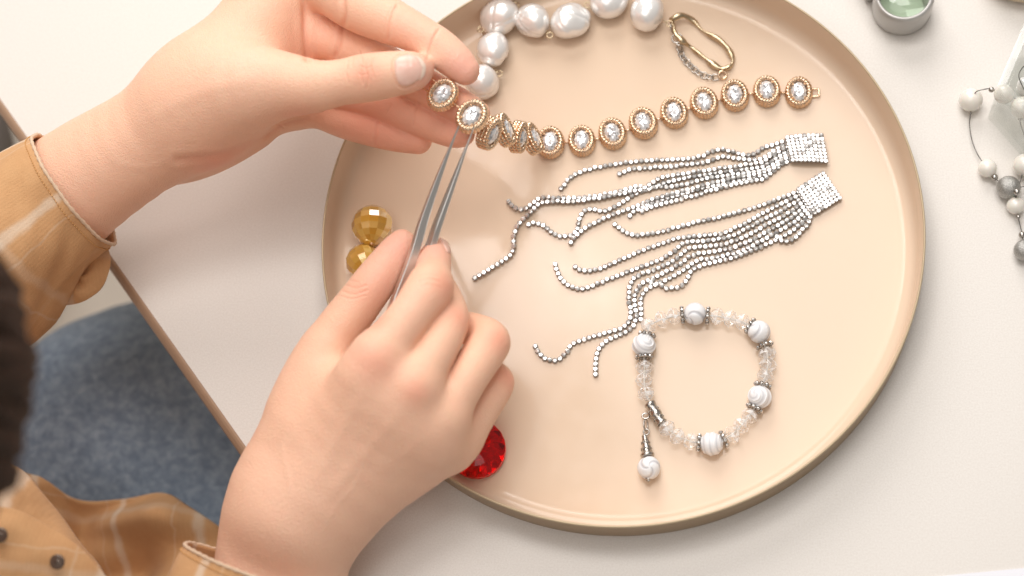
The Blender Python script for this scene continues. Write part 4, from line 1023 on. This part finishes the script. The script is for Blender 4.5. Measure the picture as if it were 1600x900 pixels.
# cuff flap with the button placket hanging under the left wrist
fl = np.array([P(168, 383, 3.4), P(173, 410, 3.2), P(163, 442, 3.0), P(140, 466, 2.9), P(112, 476, 2.8), P(82, 474, 2.8), P(90, 440, 3.4), P(108, 415, 3.8), P(130, 392, 4.0)])
def pillow(out, thick, name, m_, par, rings=6, uvs=1.0):
    o = spline(np.vstack([out, out[:1]]), 6)[:-1]; c = o.mean(0); n = len(o); V = []
    for s_ in (1, -1):
        for i in range(rings + 1):
            f = 1 - i / (rings + .5) * .98; w = math.sqrt(max(0, 1 - f ** 4)); 
            for q in o: V.append(c + (q - c) * f + np.array([0, 0, s_ * thick * w + .12 * math.sin(q[0] * 3 + i) * w]))
    F = []; 
    for s_ in (0, 1):
        b = s_ * (rings + 1) * n
        for i in range(rings):
            for k in range(n):
                q = (b + i * n + k, b + i * n + (k + 1) % n, b + (i + 1) * n + (k + 1) % n, b + (i + 1) * n + k); F.append(q if s_ == 0 else q[::-1])
        q = tuple(b + rings * n + k for k in range(n)); F.append(q if s_ == 0 else q[::-1])
    V = np.array(V); return mk(name, V, F, m_, par, uv=V[:, :2] * uvs)
pillow(fl, .55, 'cuff_flap', SHIRT, person)
axR = [P(393, 888, 4.9), P(372, 945, 4.6), P(345, 1050, 4.2), P(300, 1250, 4), (-28, -38, 4), (-44, -42, 8)]
def rfold(a, L): return .04 * math.sin(8 * a) * math.exp(-L / 3) + min(1, L / 5) * (.25 * math.sin(3 * a + L * .8) + .15 * math.sin(5 * a - L))
V, F, UV, C, t, L = sleeve('r', axR, [3.35, 3.6, 4.1, 4.6, 5.2, 6.4], .84, 1, folds=rfold, uoff=2.6)
mk('sleeve', V, F, SHIRT, person, uv=UV); cuff_trim(V, person)

def sheet(pts, nu_, nv_, name, m_, par, th=.12, amp=.5, fr=.35, seed=0, uvs=1.0, label=None):
    """cloth patch through a grid of control points (rows of (px, py, z)), rumpled, with thickness"""
    G = np.array([[P(*q) for q in row] for row in pts]); rows = [spline(r, nu_) for r in G]; n = len(rows[0])
    cols = np.array([spline(np.array([r[i] for r in rows]), nv_) for i in range(n)])    # n x m x 3
    m = cols.shape[1]; W = cols.copy(); r_ = np.random.default_rng(seed); ph = r_.uniform(0, 6, 8); dr = r_.normal(size=(8, 2))
    for k in range(8):
        f = fr * (1 + .55 * k); W[..., 2] += amp / (1 + k) * np.sin(f * (dr[k, 0] * W[..., 0] + dr[k, 1] * W[..., 1]) + ph[k])
    du = np.gradient(W, axis=0); dv = np.gradient(W, axis=1); N = np.cross(du, dv); N /= np.linalg.norm(N, axis=2)[..., None]
    V = np.vstack([W.reshape(-1, 3), (W - N * th).reshape(-1, 3)]); b = n * m
    ix = lambda i, j: i * m + j; F = []
    for i in range(n - 1):
        for j in range(m - 1):
            q = (ix(i, j), ix(i + 1, j), ix(i + 1, j + 1), ix(i, j + 1)); F.append(q); F.append(tuple(b + x for x in q[::-1]))
    E = [ix(i, 0) for i in range(n)] + [ix(n - 1, j) for j in range(1, m)] + [ix(i, m - 1) for i in range(n - 2, -1, -1)] + [ix(0, j) for j in range(m - 2, 0, -1)]
    for a, c in zip(E, E[1:] + E[:1]): F.append((a, b + a, b + c, c))
    uv = np.tile(W[..., :2].reshape(-1, 2) * uvs, (2, 1))
    return mk(name, V, F, m_, par, uv=uv, label=label), W
# shirt hem lying over the lap (well below the table, out of focus)
sheet([[(-120, 700, -5), (20, 735, -6), (75, 752, -7), (120, 780, -8.0), (180, 776, -7.5), (250, 770, -7), (300, 798, -8), (350, 830, -9.5)],
       [(-120, 760, -4), (20, 790, -6), (80, 800, -7), (130, 820, -9.0), (190, 812, -7.0), (260, 810, -6.5), (310, 840, -7.5), (375, 870, -9)],
       [(-120, 820, -5), (20, 850, -7), (85, 860, -9), (135, 870, -10.5), (200, 860, -9), (265, 860, -7), (320, 890, -7.5), (390, 910, -9)],
       [(-120, 980, -6), (20, 960, -8), (80, 960, -10), (140, 970, -11), (200, 960, -9), (270, 960, -7.5), (330, 980, -8), (420, 980, -9)]], 8, 10, 'shirt_hem', SHIRT, person, amp=.85, fr=.5, seed=3)
# shirt front with button band, nearer the camera
o_, W = sheet([[(-160, 640, 6), (-60, 690, 7), (10, 722, 7), (45, 748, 6), (80, 790, 5), (125, 850, 4), (165, 905, 3), (210, 980, 2)],
       [(-160, 740, 9), (-60, 770, 9), (0, 790, 8.5), (40, 812, 7.5), (75, 835, 6.5), (110, 870, 6), (140, 920, 5), (170, 1000, 4)],
       [(-160, 860, 10), (-60, 880, 10), (0, 900, 9), (40, 920, 8), (70, 940, 7), (100, 960, 6.5), (120, 990, 6), (140, 1060, 5)]], 8, 10, 'shirt_front', SHIRT, person, amp=.25, fr=.7, seed=9)
o_, W = sheet([[(-160, 765, 10), (-60, 780, 10), (0, 793, 9.6), (30, 800, 9.2), (60, 815, 8.6), (100, 838, 8.0), (140, 872, 7.4), (175, 915, 6.6)],
       [(-160, 830, 10.6), (-60, 835, 10.4), (0, 838, 10.1), (30, 850, 9.7), (60, 866, 9.2), (95, 890, 8.6), (125, 925, 8), (150, 965, 7.2)],
       [(-160, 960, 10.6), (-60, 950, 10.4), (0, 940, 10.0), (30, 950, 9.6), (60, 965, 9.1), (85, 985, 8.6), (110, 1010, 8), (130, 1040, 7)]], 8, 10, 'button_band', SHIRT, person, amp=.10, fr=.9, seed=5)
snap = simple('snap_metal', (112, 102, 94), .4, 1.0).m
for x, y in ((90, 878), (1, 836)):
    p = P(x, y, 9.3 if x > 50 else 10.5); R_ = np.array(frame((1, .3, 0), (-.4, -.3, 1)))
    v, f = lathe([(0, .11), (.10, .10), (.14, .07), (.25, .12), (.31, .10), (.34, .05), (.32, 0), (0, 0)], 28); v = v @ R_.T + p; mk('snap_button', v, f, snap, person)

dn = MB('blue_denim'); n1 = dn.noise(1.7, 6, .7, dist=.4); n2 = dn.noise(30, 2)
dn.col(dn.mix(dn.math('MULTIPLY', n2, .35), dn.ramp(n1, [(.28, (.10, .15, .235, 1)), (.50, (.21, .285, .39, 1)), (.72, (.40, .48, .58, 1))]), (.44, .48, .52, 1)))
dn.set(Roughness=.9, Sheen_Weight=.2, Specular_IOR_Level=.15); dn.bump(n2, .02, .6); dn.bump(dn.noise(.5, 4), .3, .5)
LEGS = Body([(2.5, 0, [Tube([(*P(40, 930, -24), 9.5), (*P(110, 830, -22), 9.6), (*P(210, 715, -20), 9.3), (*P(340, 665, -19.5), 8.4), (*P(490, 600, -20), 7.6)]), Tube([(*P(490, 600, -20), 7.2), (*P(510, 600, -48), 5.6), (*P(500, 600, -68), 5.0)]),
     Tube([(*P(160, 1080, -25), 9.5), (*P(270, 1000, -23), 9.5), (*P(420, 900, -21), 8.8), (*P(620, 780, -20), 7.6)]), Tube([(*P(620, 780, -20), 7.2), (*P(640, 780, -48), 5.6), (*P(620, 780, -68), 5.0)]),
     Tube([(*P(40, 930, -24), 9.5), (*P(160, 1080, -25), 9.5)])])])
V, F = LEGS.mesh(.9); mk('jeans', V, F, dn.m, person)
# trunk of the shirt down to the lap, mostly outside the frame
TR = Body([(2.5, 0, [Tube([(-50, -32, 13, 11), (-58, -46, -2, 14), (-60, -50, -16, 15)]), Tube([(-58, -18, 12, 6.4), (-50, -32, 11, 8), (-46, -42, 8, 6.4)])])])
V, F = TR.mesh(.8); mk('shirt_back', V, F, SHIRT, person, uv=V[:, :2])

# hair: a cap of many locks round the head
hr = MB('dark_brown_hair'); hr.col(hr.ramp(hr.noise(3, 3), [(.3, (.012, .0055, .003, 1)), (.75, (.045, .020, .011, 1))])); hr.set(Roughness=.6, Specular_IOR_Level=.15)
hc = np.array([-25.7, -16.0, 31.5]); locks = []
for k in range(260):
    a0 = rng.uniform(0, 2 * math.pi); el = rng.uniform(.05, 1.45); L_ = []
    for j in range(7):
        f = j / 6; e2 = 1.5 - (1.5 + .55) * f * rng.uniform(.96, 1.04); aa = a0 + .25 * math.sin(f * 3 + k)
        r = 7.0 + .5 * math.sin(k * 1.7) * f + rng.uniform(-.1, .1)
        L_.append(hc + r * np.array([math.cos(aa) * math.cos(e2), math.sin(aa) * math.cos(e2), math.sin(e2) * 1.08]))
    locks.append(sweep(spline(L_, 3), [.75, .8, .8] + [.75] * 13 + [.6, .45, .25], 7))
mk('hair', *join(locks), hr.m, person, kind='stuff')
sf = simple('grey_upholstery', (120, 112, 106), .8)
q = P(-222, 250, -45); v, f = lathe([(0, -6), (10.5, -6), (12, -4.5), (12.4, -2), (11.5, 0), (0, .8)], 64)
seat = thing('stool', 'grey padded stool below the table edge beside the raised sleeve', 'stool', (q[0], q[1], FLOOR_Z))
mk('seat_pad', v + q, f, sf.m, seat); v, f = lathe([(0, FLOOR_Z), (10, FLOOR_Z), (10, FLOOR_Z + 1.2), (2.2, FLOOR_Z + 2.5), (2.2, q[2] - 6.01), (0, q[2] - 6.01)], 40); mk('pedestal', v + [q[0], q[1], 0], f, simple('stool_steel', (150, 148, 145), .3, .9).m, seat)
